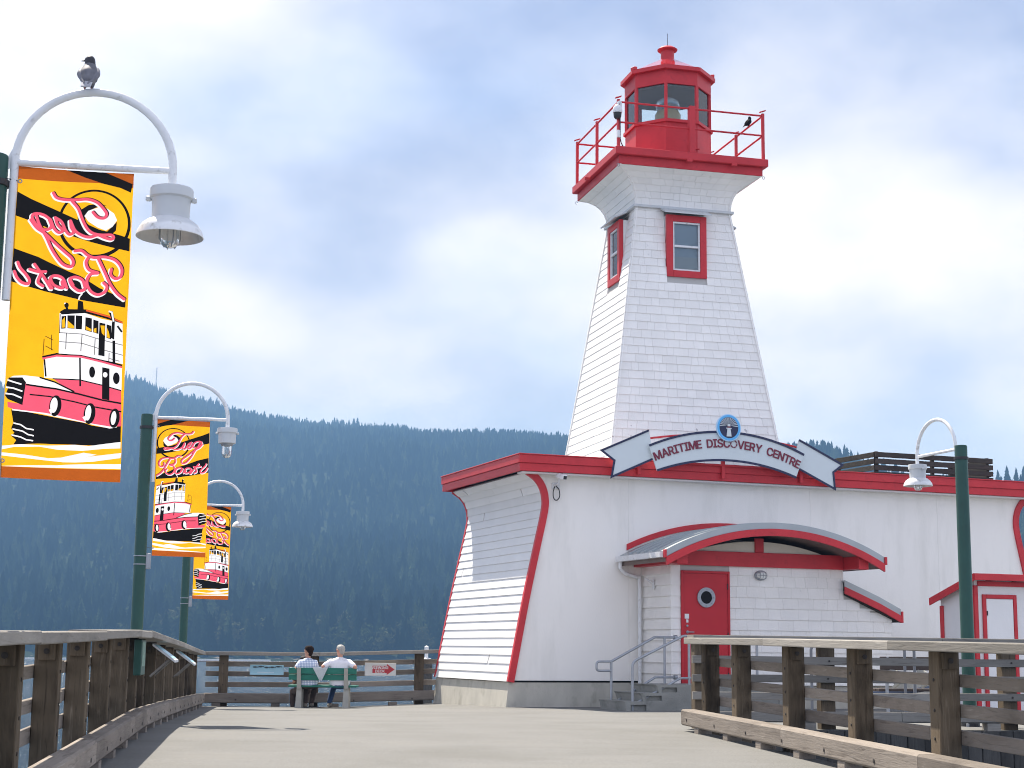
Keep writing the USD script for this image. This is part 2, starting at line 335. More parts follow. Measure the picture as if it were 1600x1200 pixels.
def hill_z(a, r):
    a = np.asarray(a, float); r = np.asarray(r, float)
    rr, r0 = ridge_r(a), shore_r(a)
    zr = np.interp(a, RA, RT) * rr + 1.07 - TREE_H * .85
    u = np.clip((r - r0) / (rr - r0), 0, 1)
    f = .25 * u + .75 * u * u * (3 - 2 * u) * .55 + .75 * .45 * u
    x, y = r * np.sin(np.radians(a)), r * np.cos(np.radians(a))
    nz = meshkit.fbm(np.stack([x / 260, y / 420, np.zeros_like(x)], -1), 4, 5) - .5
    z = WATER_Z + .6 + (zr - WATER_Z) * f + 75 * nz * np.sin(np.pi * u) ** .8
    over = np.clip(r - rr, 0, None)
    return np.where(r < r0, WATER_Z - (r0 - r) * .05 + .6, z - over * .14)
m_hill = paint('forest_floor', (.018, .026, .014), 1.0, .3, .02, spec=.0)
A = np.linspace(-31, 31, 200); RR = np.concatenate([[0], np.linspace(.001, 1, 60), 1 + np.linspace(.02, .13, 5)])
v = []; 
for a in A:
    r0, r1 = shore_r(a), ridge_r(a)
    r = np.concatenate([[r0 - 40], r0 + (r1 - r0) * RR[1:]]); z = hill_z(np.full_like(r, a), r)
    v.append(np.stack([r * np.sin(np.radians(a)), r * np.cos(np.radians(a)), z], 1))
n = len(RR); v = np.vstack(v); f = []
for i in range(len(A) - 1):
    for j in range(n - 1):
        q = i * n + j; f += [[q, q+n, q+n+1], [q, q+n+1, q+1]]
top('hill', trimesh.Trimesh(v, np.array(f), process=False), m_hill, kind='structure', smooth=True)
# pale rocky shoreline
sa = np.linspace(-30, 12, 300); ms = []
sv = []
for a in sa:
    r0 = shore_r(a)
    for k, (dr, dz) in enumerate(((-6, -.4), (-2, .3), (2, .8), (7, 1.0))):
        r = r0 + dr + 2 * rng.normal(); sv.append((r * math.sin(math.radians(a)), r * math.cos(math.radians(a)), WATER_Z + dz + .25 * rng.normal() * (k > 0)))
sf = []
for i in range(len(sa) - 1):
    for k in range(3): q = i * 4 + k; sf += [[q, q+4, q+5], [q, q+5, q+1]]
m_shore = paint('shore_rock', (.13, .115, .10), .9, .35, .12, spec=.0)
top('shore', trimesh.Trimesh(np.array(sv), np.array(sf), process=False), m_shore, kind='structure')

def leafmat(name, a, b, trn=.15):
    return mat(name, {'oi': ('object_info', {}), 'g': ('geometry', {}), 'n': ('noise_texture', {'scale': .022, 'detail': 6., 'roughness': .65}), 'ad': ('math', {'math_type': 'multiply_add', 'value2': .45}),
        'r': ('rgb_ramp', {'ramp': [(.2, a), (.55, mul(tuple((np.array(a) + np.array(b)) / 2), 1)), (1., b)]}), 'h': ('math', {'math_type': 'multiply_add', 'value2': 1.5, 'value3': -.45}),
        'd': ('diffuse_bsdf', {}), 't': ('translucent_bsdf', {}), 'm': ('mix_closure', {'fac': trn})},
        [('g.position', 'n.vector'), ('oi.random', 'ad.value1'), ('n.fac', 'h.value1'), ('h.value', 'ad.value3'), ('ad.value', 'r.fac'), ('r.color', 'd.color'), ('r.color', 't.color'), ('d.BSDF', 'm.closure1'), ('t.BSDF', 'm.closure2')], surface='m.closure')
m_fir = leafmat('fir_foliage', (.008, .019, .011), (.040, .062, .029))
m_fir_dark = leafmat('dark_fir_foliage', (.003, .009, .006), (.016, .030, .017))
m_fir_light = leafmat('light_fir_foliage', (.030, .050, .022), (.085, .115, .050))
m_broad = leafmat('broadleaf_foliage', (.030, .046, .020), (.080, .085, .045))
m_bark = paint('bark', (.06, .045, .035), .9, .25, 6.)
def conifer(seed, tiers=8, k=11, slim=1.0):
    g = np.random.default_rng(seed); V = []; Fc = []; o = 0
    for i in range(tiers):
        u = i / tiers; zb = .10 + .84 * u; zt = min(1.02, zb + .26 * (1 - .55 * u)); rad = slim * .235 * (1 - u) ** .85 + .014
        th = np.arange(k) * 2 * np.pi / k + g.uniform(0, 6)
        rr = rad * np.where(np.arange(k) % 2 == 0, g.uniform(.8, 1.25, k), g.uniform(.38, .7, k)); zz = zb - .05 * (1 - u) * (rr / rad) + g.normal(0, .01, k)
        V += [(r * math.cos(t), r * math.sin(t), z) for r, t, z in zip(rr, th, zz)] + [(g.normal(0, .006), g.normal(0, .006), zt)]
        Fc += [[o + q, o + (q + 1) % k, o + k] for q in range(k)]; o += k + 1
    return trimesh.Trimesh(np.array(V), np.array(Fc), process=False)
def clump_tree(seed, n=260):
    """a round crown of many leaf clumps"""
    g = np.random.default_rng(seed); V = []; Fc = []
    cs = [(g.normal(0, .17), g.normal(0, .17), g.uniform(.4, .8), g.uniform(.14, .24)) for _ in range(7)]
    for i in range(n):
        cx, cy, cz, r = cs[g.integers(7)]; d = g.normal(size=3); d /= np.linalg.norm(d); p = np.array([cx, cy, cz]) + d * r * g.uniform(.6, 1.0)
        a = g.normal(size=3); b = np.cross(d, a); b /= np.linalg.norm(b); c = np.cross(b, d + .4 * g.normal(size=3)); s = g.uniform(.03, .06); o = len(V)
        V += [p + s * b, p - .5 * s * b + s * c, p - .5 * s * b - s * c]; Fc.append([o, o+1, o+2])
    return trimesh.Trimesh(np.array(V), np.array(Fc), process=False)
pi = UsdGeom.PointInstancer.Define(stage, '/World/forest'); tag(pi.GetPrim(), 'dark blue-green conifer forest covering the hill across the water', 'forest', kind='stuff')
protos = []
for i in range(8):
    protos.append(usdkit.mesh(stage, '/World/forest/conifer' + (f'_{i:03d}' if i else ''), conifer(40 + i, 7 if i % 2 else 8, 11, [1, .8, 1.1, .62][i % 4]), [m_fir, m_fir_dark, m_fir, m_fir_light, m_fir_dark, m_fir, m_fir_light, m_fir_dark][i]).GetPath())
for i in range(2):
    protos.append(usdkit.mesh(stage, '/World/forest/broadleaf' + (f'_{i:03d}' if i else ''), clump_tree(60 + i), m_broad).GetPath())
pi.CreatePrototypesRel().SetTargets(protos)
g = np.random.default_rng(5)
N = 46000
aa = g.uniform(-23, 23, N); u = g.uniform(0, 1, N); r0, r1 = shore_r(aa), ridge_r(aa)
rr = np.sqrt(r0**2 + u * ((r1 * 1.03)**2 - r0**2)); uu = (rr - r0) / (r1 - r0)
keep = (aa < 4.5) & (g.uniform(0, 1, N) < np.where(uu < .12, 1.0, .8)) | (aa >= 4.5) & (g.uniform(0, 1, N) < np.where(uu > .55, .7, .5))
aa, rr, uu = aa[keep], rr[keep] + 2, uu[keep]
zz = hill_z(aa, rr); X = rr * np.sin(np.radians(aa)); Y = rr * np.cos(np.radians(aa))
clus = meshkit.fbm(np.stack([X / 70, Y / 70, np.zeros_like(X)], -1), 3, 9)
hh = g.uniform(.62, 1.25, len(X)) * TREE_H * (.8 + .7 * (clus - .3)) * np.where(uu < .1, 1.15, np.where(uu > .94, g.choice([.78, .95, 1.12], len(X), p=[.5, .35, .15]), 1.0))
stand = meshkit.fbm(np.stack([X / 110, Y / 110, np.ones_like(X)], -1), 3, 21); idx = np.where(g.uniform(0, 1, len(X)) < .6, g.choice(8, len(X)), np.where(stand > .55, g.choice([3, 6, 0], len(X)), np.where(stand < .45, g.choice([1, 4, 7], len(X)), g.choice([0, 2, 5], len(X)))))
bl = (g.uniform(0, 1, len(X)) < np.where(uu < .05, .20, .012) * (clus > .42)); idx[bl] = g.choice([8, 9], bl.sum()); hh[bl] *= .75
pi.CreateProtoIndicesAttr(Vt.IntArray.FromNumpy(idx.astype(np.int32)))
pi.CreatePositionsAttr(Vt.Vec3fArray.FromNumpy(np.stack([X, Y, zz - .6], 1).astype(np.float32)))
wf = np.where(bl, 1.0, g.uniform(.8, 1.2, len(X)))
pi.CreateScalesAttr(Vt.Vec3fArray.FromNumpy(np.stack([hh * wf, hh * wf, hh], 1).astype(np.float32)))
ang = g.uniform(0, 2 * np.pi, len(X))
pi.CreateOrientationsAttr(Vt.QuathArray([Gf.Quath(float(math.cos(t / 2)), 0, 0, float(math.sin(t / 2))) for t in ang]))

# conifers one can tell apart on the skyline to the right of the tower
spots = [(11.12, .1262, 15, 'leftmost and smallest conifer beside the arrow end of the sign'), (11.42, .1292, 19, 'tallest pointed conifer on the skyline right of the blue-edged sign'), (11.62, .1262, 16, 'narrow conifer just right of the tallest on the skyline'),
         (11.86, .1272, 17, 'second tall conifer on the skyline behind the sign end'), (12.08, .1238, 14, 'short conifer near the roof screen end of the skyline clump'), (12.32, .1225, 14, 'last small conifer before the wooden roof screen'),
         (17.02, .1098, 14, 'leftmost conifer on the skyline right of the roof screen'), (17.32, .1122, 18, 'taller conifer on the skyline right of the wooden roof screen'), (17.62, .1108, 16, 'conifer at the right edge between two others above the roof line'), (17.86, .1118, 17, 'rightmost conifer above the roof at the picture edge')]
for i, (a, el, h, lab) in enumerate(spots):
    r = float(ridge_r(a)) - 12 + 5 * (i % 3); zt = el * r + 1.07; zb = float(hill_z(a, r)) - .5; h = zt - zb
    t = thing('conifer_tree', 'dark ' + lab, 'tree', group='conifers on the skyline right of the tower', loc=(r * math.sin(math.radians(a)), r * math.cos(math.radians(a)), zb))
    c = conifer(90 + i, 12, 13, .85); c.apply_scale(h); part('crown', c, m_fir, t)
    part('trunk', lathe([(.22, -.2), (.16, h * .4), (.03, h * .95)], 7), m_bark, t)
m_mast = paint('mast_steel', (.25, .26, .28), .6, .05, 1.)
for a, el0, el1, lab in ((-13.75, .160, .1665, 'thin grey radio mast on the ridge, left and shorter of the two'), (-12.71, .156, .1695, 'taller thin radio mast with antennas on the ridge right of the banner')):
    r = float(ridge_r(a)) - 4; zb = el0 * r + 1.07 - 8; zt = el1 * r + 1.07
    t = thing('radio_mast', lab, 'mast', group='radio masts on the ridge', loc=(r * math.sin(math.radians(a)), r * math.cos(math.radians(a)), zb))
    h = zt - zb
    part('lattice', cat_([tube([(dx, dy, 0), (dx * .4, dy * .4, h)], .22, 5) for dx, dy in ((-.8, -.5), (.8, -.5), (0, .9))]), m_mast, t)
    for k, q in enumerate((.72, .84)): part('antenna', tube([(-1.6 + k * .5, -.6, h * q), (1.6 - k * .5, -.6, h * q)], .3, 5), m_mast, t)

# log booms afloat under the far shore
m_log = paint('floating_logs', (.17, .125, .095), .85, .35, .15, spec=.1)
t = thing('log_boom', 'long raft of brown logs floating below the far shore behind the bench', 'log boom')
for k in range(70):
    x = g.uniform(-150, -20); y = 640 + g.uniform(-9, 9); L = g.uniform(8, 16)
    part('log', tube([(x, y, WATER_Z + .12), (x + L, y + g.normal(0, .6), WATER_Z + .12)], [.34, .24], 6), m_log, t)
t = thing('breakwater', 'low pale straight float lying along the far shore at left', 'float')
for k in range(9):
    a0 = -20.5 + k * 1.35; p0 = (700 * math.sin(math.radians(a0)), 700 * math.cos(math.radians(a0))); p1 = (700 * math.sin(math.radians(a0 + 1.33)), 700 * math.cos(math.radians(a0 + 1.33)))
    part('float_section', prism([(p0[0], p0[1] + q, WATER_Z + z) for q, z in ((-1, -.1), (1, -.1), (1, .75), (-1, .75))], [(p1[0], p1[1] + q, WATER_Z + z) for q, z in ((-1, -.1), (1, -.1), (1, .75), (-1, .75))]), m_grey_white, t)

# the air: blue haze between here and the far side
hz = mat('haze', {'v': ('principled_volume', {'color': HAZE_COLOR, 'density': HAZE_DENSITY, 'anisotropy': 0.0, 'absorption_color': (1, 1, 1)})}, [], surface=None, volume='v.volume')
top('haze', bx(-1700, 1700, -40, 2950, WATER_Z - 3, 418), hz, 'thin blue haze over the water that fades the forested hill', 'haze', kind='stuff')
# ================================================================ EXHIBITION BUILDING (low flared wing). Local axes: u along the front, v into the building, z up
TH = math.radians(20.73); O = np.array([-.011, 30.2, 0.0])
UV = np.array([math.cos(TH), math.sin(TH), 0]); VV = np.array([-math.sin(TH), math.cos(TH), 0])
def wing_at(u, v, z=0): return O + u * UV + v * VV + np.array([0, 0, z])
WL = 12.3
bld = thing('exhibition_building', 'low white building with flared ends and red roof edge below the lighthouse', 'building', O, TH)
prof_out = spline([(.0, .47), (.29, 1.99), (.50, 2.96), (.64, 3.59), (.67, 3.86), (.62, 4.09), (.50, 4.26), (.31, 4.385)], 5)
def mir(p): return [(WL - a, b) for a, b in p]
for (lo, hi) in ((0.02, 2.47), (2.473, 6.53), (6.533, 9.6), (9.603, WL - .02)):
    outline = Polygon(list(prof_out) + mir(prof_out)[::-1]).buffer(-.02)
    g_ = outline.intersection(sbox(lo, 0, hi, 6))
    part('wall_panel', extrude(g_, .06, lambda x, y, d: (x, d, y)), m_stucco, bld)
part('back_wall', extrude(Polygon(list(prof_out) + mir(prof_out)[::-1]).buffer(-.02), .08, lambda x, y, d: (x, 4.22 + d, y)), m_siding, bld)
# concrete base, splayed at the left end
part('foundation', hexa([(-.07, .02, -.35), (WL, .02, -.35), (WL, 4.34, -.35), (-.07, 4.34, -.35), (.02, .02, .455), (WL - .02, .02, .455), (WL - .02, 4.34, .455), (.02, 4.34, .455)]), m_conc, bld)
# siding courses of the two end walls
arc = np.concatenate([[0], np.cumsum(np.linalg.norm(np.diff(prof_out, axis=0), axis=1))])
def on_prof(d): return np.array([np.interp(d, arc, prof_out[:, 0]), np.interp(d, arc, prof_out[:, 1])])
ncourse = 25; step = arc[-1] / ncourse
for side in (0, 1):
    for k in range(ncourse):
        a, b = on_prof(k * step), on_prof((k + 1) * step + .004); t_ = b - a; t_ /= np.linalg.norm(t_); nrm = np.array([-t_[1], t_[0]])
        q = [a + nrm * .020, b + nrm * .003, b - nrm * .03, a - nrm * .03]
        cuts = [0.03] + list(np.sort(rng.uniform(.5, 4.0, 4))) + [4.30]
        ms = []
        for c0, c1 in zip(cuts[:-1], cuts[1:]):
            if c1 - c0 < .05: continue
            e0, e1 = (c0 + .001, c1 - .001); dz = rng.normal(0, .0012)
            ring = lambda v_: [((p[0] if not side else WL - p[0]), v_, p[1] + dz) for p in q]
            ms.append(prism(ring(e0), ring(e1)))
        part('siding_board', cat_(ms), m_siding, bld)
# red trim along the flared edges, front and back, both ends
off = prof_out.copy(); tg = np.gradient(prof_out, axis=0); tg /= np.linalg.norm(tg, axis=1, keepdims=True)
nin = np.stack([tg[:, 1], -tg[:, 0]], 1)
for side in (0, 1):
    for v0, v1 in ((-.045, .03), (4.30, 4.37)):
        ms = []
        A_, B_ = prof_out - nin * .025, prof_out + nin * .105
        for i in range(len(A_) - 1):
            c = [A_[i], B_[i], B_[i+1], A_[i+1]]; c = [(WL - p[0], p[1]) if side else tuple(p) for p in c]
            ms.append(prism([(p[0], v0, p[1]) for p in c], [(p[0], v1, p[1]) for p in c]))
        part('edge_trim', cat_(ms), m_red, bld)
# red roof edge in two steps, on all sides
f0, f1, v0, v1 = .07, WL - .07, -.29, 4.40
for (a, b, ins) in ((4.545, 4.70, 0), (4.392, 4.543, .022)):
    part('roof_edge', cbx(f0 + ins, f1 - ins, v0 + ins, v0 + ins + .05, a, b), m_red, bld)
    part('roof_edge', cbx(f0 + ins, f1 - ins, v1 - ins - .05, v1 - ins, a, b), m_red, bld)
    part('roof_edge', cbx(f0 + ins, f0 + ins + .05, v0 + ins + .052, v1 - ins - .052, a, b), m_red, bld)
    part('roof_edge', cbx(f1 - ins - .05, f1 - ins, v0 + ins + .052, v1 - ins - .052, a, b), m_red, bld)
part('edge_flashing', cbx(f0 - .012, f1 + .012, v0 - .012, v0 + .06, 4.702, 4.722, .004), m_red, bld)
part('edge_flashing', cbx(f0 - .012, f0 + .06, v0 + .064, v1 + .012, 4.702, 4.722, .004), m_red, bld)
part('soffit', bx(f0 + .08, f1 - .08, v0 + .075, .03, 4.358, 4.386), m_siding, bld)
part('roof', bx(f0 + .06, f1 - .06, v0 + .06, v1 - .06, 4.56, 4.64), m_metal_roof, bld)

# ================================================================ LIGHTHOUSE TOWER. Local axes: a to the right, b away, centre at the origin
TT = math.radians(14.41); TO = wing_at(4.43, 2.2); TU = np.array([math.cos(TT), math.sin(TT), 0]); TV = np.array([-math.sin(TT), math.cos(TT), 0])
def tower_at(a, b, z): return TO + a * TU + b * TV + np.array([0, 0, z])
lh = thing('lighthouse_tower', 'tapering white shingled lighthouse tower with red gallery and lantern', 'lighthouse', TO, TT)
KB = .93
def wa(z): return 1.8935 - (z - 4.5) * .14674
COVE = [(10.34, 1.045), (10.5, 1.06), (10.64, 1.10), (10.77, 1.17), (10.88, 1.27), (10.97, 1.40), (11.035, 1.58)]
def facept(face, x, w, z):
    return {0: (x, -w * KB, z), 1: (-w, -x, z), 2: (w, x, z), 3: (-x, w * KB, z)}[face]
def fhalf(face, w): return w if face in (0, 3) else w * KB
m_core = paint('tower_sheathing', (.45, .44, .42), .8, .05)
part('sheathing', prism([(-wa(4.4) + .02, -(wa(4.4) - .02) * KB, 4.4), (wa(4.4) - .02, -(wa(4.4) - .02) * KB, 4.4), (wa(4.4) - .02, (wa(4.4) - .02) * KB, 4.4), (-wa(4.4) + .02, (wa(4.4) - .02) * KB, 4.4)],
                        [(-wa(10.3) + .02, -(wa(10.3) - .02) * KB, 10.3), (wa(10.3) - .02, -(wa(10.3) - .02) * KB, 10.3), (wa(10.3) - .02, (wa(10.3) - .02) * KB, 10.3), (-wa(10.3) + .02, (wa(10.3) - .02) * KB, 10.3)]), m_core, lh)
WIN = {0: (-.455, .445, 8.78, 10.13), 1: (-.305, .525, 8.78, 10.13), 2: (-.45, .45, 8.76, 10.18)}   # window openings (x0, x1, z0, z1) per face
def shingle(face, x0, x1, z0, z1, w0, w1, t0=.015, t1=.003, s0=None, s1=None):
    h0, h1 = fhalf(face, w0), fhalf(face, w1)
    X = [x0 * h0, x1 * h0, x0 * h1, x1 * h1]
    P = lambda x, w, t, z: facept(face, x, w + t / (KB if face in (0, 3) else 1), z)
    j = rng.normal(0, .002)
    return hexa([P(X[0], w0, t0, z0 + j), P(X[1], w0, t0, z0 + j), P(X[1], w0, -.02, z0 + j), P(X[0], w0, -.02, z0 + j), P(X[2], w1, t1, z1), P(X[3], w1, t1, z1), P(X[3], w1, -.02, z1), P(X[2], w1, -.02, z1)])
def course(face, z0, z1, w0, w1, width, out, t0=.015):
    h = fhalf(face, w0); x = -1 - (.02 + t0) / h; end = -x
    first = True
    while x < end - 1e-6:
        wd = rng.uniform(.55, 1.45) * width / h; x2 = x + wd
        if end - x2 < .4 * width / h: x2 = end
        gap = .0016 / h
        skip = False
        if face in WIN and z1 < 10.3:
            a, b, c, d = WIN[face]; cx = (x + x2) / 2 * h
            if z1 > c + .03 and z0 < d - .03:
                L, R_ = x * h, x2 * h
                if L < b and R_ > a:
                    # trim the shingle against the window frame
                    if L < a - .03: out.append((shingle(face, x, a / h, z0, z1, w0, w1, t0), (a - L)))
                    if R_ > b + .03: out.append((shingle(face, b / h, x2, z0, z1, w0, w1, t0), (R_ - b)))
                    skip = True
        if not skip: out.append((shingle(face, x + gap, x2 - gap, z0, z1, w0, w1, t0), x2 * h - x * h))
        x = x2
rows = []; z = 4.42
front = []; rest = []
while z < 10.26:
    z2 = min(z + .176, 10.29)
    for face in range(4): course(face, z, z2 + .006, wa(z), wa(z2 + .006), .235, front if face == 0 else rest)
    z = z2
cp = []
for (za, w_a), (zb, w_b) in zip(COVE[:-1], COVE[1:]):
    for face in range(4): course(face, za, zb + .002, w_a, w_b, .22, front if face == 0 else rest, .014)
front.sort(key=lambda q: -q[1])
for m_, _ in front[:300]: part('shingle', m_, m_shingle, lh)
part('shingle_cladding', cat_([m_ for m_, _ in front[300:] + rest]), m_shingle, lh, kind='stuff', label='small white shingles on the sides of the tower')
# string course under the flare
def ring_box(w, t, z0, z1, kb=KB, c=.005):
    o, i = w, w - t
    return cat_([cbx(-o, o, -o * kb, -o * kb + t, z0, z1, c), cbx(-o, o, o * kb - t, o * kb, z0, z1, c), cbx(-o, -o + t, -o * kb + t + .001, o * kb - t - .001, z0, z1, c), cbx(o - t, o, -o * kb + t + .001, o * kb - t - .001, z0, z1, c)])
part('string_course', ring_box(1.125, .12, 10.285, 10.34), m_grey_white, lh)
# windows
m_blind = paint('window_interior', (.42, .45, .48), .8, .05)
def tower_window(face, x0, x1, z0, z1, plane):
    """red frame round a white two-light sash; plane: distance of the frame's face from the axis"""
    def B(a0, a1, d0, d1, c0, c1, c=.004):
        m_ = cbx(a0, a1, -d1, -d0, c0, c1, c)
        return m_ if face == 0 else xf(m_, rz=-math.pi / 2 if face == 1 else math.pi / 2)
    tw = .14
    fr = part('window', cat_([B(x0, x0 + tw, plane - .09, plane, z0, z1), B(x1 - tw, x1, plane - .09, plane, z0, z1), B(x0 + tw + .001, x1 - tw - .001, plane - .09, plane, z1 - tw, z1), B(x0 + tw + .001, x1 - tw - .001, plane - .09, plane + .004, z0, z0 + tw)]), m_red, lh, label='red framed sash window on the front' if face == 0 else None)
    a, b, c, d = x0 + tw + .002, x1 - tw - .002, z0 + tw + .002, z1 - tw - .002; s = .035; mid = (c + d) / 2
    part('sash', cat_([B(a, a + s, plane - .07, plane - .02, c, d), B(b - s, b, plane - .07, plane - .02, c, d), B(a + s + .001, b - s - .001, plane - .07, plane - .02, c, c + s), B(a + s + .001, b - s - .001, plane - .07, plane - .02, d - s, d), B(a + s + .001, b - s - .001, plane - .07, plane - .012, mid - .022, mid + .022)]), m_white_metal, fr)
    part('glass_pane', B(a + s + .002, b - s - .002, plane - .055, plane - .05, mid + .024, d - s - .002, .0005), m_glass, fr)
    part('glass_pane', B(a + s + .002, b - s - .002, plane - .06, plane - .055, c + s + .002, mid - .024, .0005), m_glass, fr)
    part('blind', B(a + .01, b - .01, plane - .105, plane - .095, c + .01, d - .01, .001), m_blind, fr)
    part('casing', cat_([B(x0 + .01, x0 + .05, plane - .42, plane - .093, z0 + .01, z1 - .005), B(x1 - .05, x1 - .01, plane - .42, plane - .093, z0 + .01, z1 - .005)]), m_siding, fr)
    h = x1 - x0
    aw = prism([(x0 - .08, -(plane + .13), z1 + .005), (x0 - .08, -(plane + .13), z1 + .035), (x0 - .08, -(plane - .16), z1 + .165), (x0 - .08, -(plane - .16), z1 + .135)],
               [(x1 + .08, -(plane + .13), z1 + .005), (x1 + .08, -(plane + .13), z1 + .035), (x1 + .08, -(plane - .16), z1 + .165), (x1 + .08, -(plane - .16), z1 + .135)])
    part('window_hood', aw if face == 0 else xf(aw, rz=-math.pi / 2 if face == 1 else math.pi / 2), m_grey_white, lh)
tower_window(0, -.45, .44, 8.79, 10.125, 1.19)
tower_window(1, -.30, .52, 8.80, 10.125, 1.28)
tower_window(2, -.40, .40, 8.80, 10.125, 1.28)
# gallery: two-step red deck
part('gallery_deck', cbx(-1.70, 1.70, -1.59, 1.59, 11.225, 11.39, .012), m_red, lh)
part('gallery_fascia', ring_box(1.605, .06, 11.04, 11.223), m_red, lh)
part('gallery_soffit', bx(-1.54, 1.54, -1.44, 1.44, 11.12, 11.16), m_siding, lh)
for x_, y_ in ((-.1, -1.66), (.9, -1.66), (-1.76, .2)): part('bracket', cbx(x_ - .06, x_ + .06, y_ - .0, y_ + .06, 11.16, 11.222), m_red, lh)
for sx_, sy_ in ((-1, -1), (1, -1), (-1, 1)): part('eye_bolt', tube([(sx_ * 1.62 + .03 * math.cos(q), sy_ * 1.5, 11.0 + .03 * math.sin(q)) for q in np.linspace(0, 6.28, 12)], .006, 5), m_galv, lh)
# gallery railing
posts = [(-1.62, -1.50), (0.0, -1.50), (1.62, -1.50), (-1.62, -.02), (1.62, -.02), (-1.62, 1.46), (0, 1.46), (1.62, 1.46)]
for px_, py_ in posts:
    big = (px_, py_) == (0.0, -1.50); w_ = .065 if big else .03
    part('railing_post', cbx(px_ - w_, px_ + w_, py_ - w_, py_ + w_, 11.392, 12.42, .006), m_red, lh)
    if not big: part('post_cap', xf(cbx(-.07, .07, -.035, .035, 0, .02, .004), (px_, py_, 12.46), ry=-.35), m_red, lh)
for z_ in (12.37, 11.93):
    for p, q in (((-1.62, -1.50), (0, -1.50)), ((0, -1.50), (1.62, -1.50)), ((-1.62, -1.5), (-1.62, -.02)), ((-1.62, -.02), (-1.62, 1.46)), ((1.62, -1.5), (1.62, -.02)), ((1.62, -.02), (1.62, 1.46)), ((-1.62, 1.46), (0, 1.46)), ((0, 1.46), (1.62, 1.46))):
        part('railing_bar', tube([(*p, z_), (*q, z_)], .021, 8), m_red, lh)
# octagonal lantern
LR = .94; LC = (0.02, 0.0)
def octa(r, z): return [(LC[0] + r * math.cos(math.radians(22.5 + 45 * k)), LC[1] + r * math.sin(math.radians(22.5 + 45 * k)), z) for k in range(8)]
for k in range(8):
    r0, r1 = octa(LR, 11.392), octa(LR - .05, 11.392); j = (k + 1) % 8
    P = lambda z: [np.array(p) + (0, 0, z - 11.392) for p in (r0[k], r0[j], r1[j], r1[k])]
    part('base_panel', prism(P(11.394), P(12.27)), m_red, lh)
    s0, s1 = octa(LR + .045, 0), octa(LR - .08, 0)
    Q = lambda z: [np.array(p) + (0, 0, z) for p in (s0[k], s0[j], s1[j], s1[k])]
    part('sill', prism(Q(12.272), Q(12.335)), m_red, lh)
    e0, e1 = octa(LR + .01, 0), octa(LR - .05, 0)
    E_ = lambda z: [np.array(p) + (0, 0, z) for p in (e0[k], e0[j], e1[j], e1[k])]
    part('frieze_panel', prism(E_(13.14), E_(13.44)), m_red, lh)
    d0, d1 = octa(LR - .028, 0), octa(LR - .034, 0)
    D_ = lambda z: [np.array(p) + (0, 0, z) for p in (d0[k], d0[j], d1[j], d1[k])]
    part('lantern_pane', prism(D_(12.337), D_(13.138)), m_glass, lh)
    c = octa(LR - .02, 0)[k]; part('mullion', xf(cbx(-.035, .035, -.028, .028, 12.336, 13.139, .004), (c[0], c[1], 0), rz=math.radians(22.5 + 45 * k) + math.pi / 2), m_red, lh)
    rr_ = octa(LR + .085, 13.505); hb_ = octa(.12, 14.02); th_ = .02
    part('roof_facet', prism([rr_[k], rr_[j], hb_[j], hb_[k]], [np.array(p) - (0, 0, .03) for p in (rr_[k], rr_[j], hb_[j], hb_[k])]), m_red_gloss, lh)
    g0, g1 = octa(LR + .105, 0), octa(LR + .05, 0)
    G_ = lambda z: [np.array(p) + (0, 0, z) for p in (g0[k], g0[j], g1[j], g1[k])]
    part('eave', prism(G_(13.445), G_(13.53)), m_red, lh)
    if k in (4, 7, 1, 2):
        c = octa(LR + .05, 0)[k]; part('roof_lug', xf(cbx(-.07, .07, -.04, .04, 13.532, 13.605, .008), (c[0], c[1], 0), rz=math.radians(22.5 + 45 * k) + math.pi / 2), m_red, lh)
part('eave_soffit', prism(octa(LR + .05, 13.442), octa(LR + .05, 13.45)), m_red, lh)
part('ceiling', prism(octa(LR - .06, 13.10), octa(LR - .06, 13.13)), m_dark, lh)
part('lantern_floor', prism(octa(LR - .06, 12.25), octa(LR - .06, 12.27)), m_dark, lh)
part('vent', lathe([(.155, 13.95), (.15, 14.03), (.145, 14.20), (.215, 14.215), (.225, 14.235), (.16, 14.285), (.03, 14.325)], 24, (*LC, 0)), m_red, lh, smooth=40)
part('finial_rod', tube([(*LC, 14.3), (*LC, 14.62)], .007, 6), m_black, lh)
part('bracket', cat_([cbx(.16, .42, -.9, -.86, 11.70, 11.725), cbx(.16, .185, -.9, -.86, 11.70, 11.82)]), m_red, lh)
lm = part('lens_drum', lathe([(.20, 12.33), (.275, 12.40), (.29, 12.55), (.285, 12.72), (.24, 12.80), (.235, 12.8)], 24, (*LC, 0)), m_ochre, lh, smooth=40)
part('lens', lathe([(.23, 12.805), (.27, 12.90), (.25, 13.02), (.15, 13.09), (.03, 13.098)], 24, (*LC, 0)), m_lens, lm, smooth=60)

# ---------------------------------------------------------------- things on the tower
t = thing('dome_camera', 'white dome security camera on a bent arm at the red gallery corner', 'camera', tower_at(-1.66, -1.56, 12.10), TT)
part('dome', lathe([(.001, -.13), (.05, -.125), (.075, -.09), (.082, -.05), (.085, 0)], 20), m_black, t, smooth=50, label='dark lower bowl')
part('housing', lathe([(.095, .002), (.10, .05), (.092, .12), (.05, .17), (.01, .18)], 20), m_white_metal, t, smooth=40)
part('arm', tube(spline([(0, 0, .17), (.02, .0, .23), (.07, .02, .25), (.08, .03, .15)], 5), .028, 8), m_white_metal, t)
part('conduit', tube(spline([(.06, .02, .1), (.07, .03, -.3), (.08, .05, -.55), (.2, .2, -.66), (.36, .35, -.69)], 6), .012, 6), m_black, t)
part('junction_box', cbx(.0, .06, -.0, .05, -.52, -.36), m_white_metal, t)

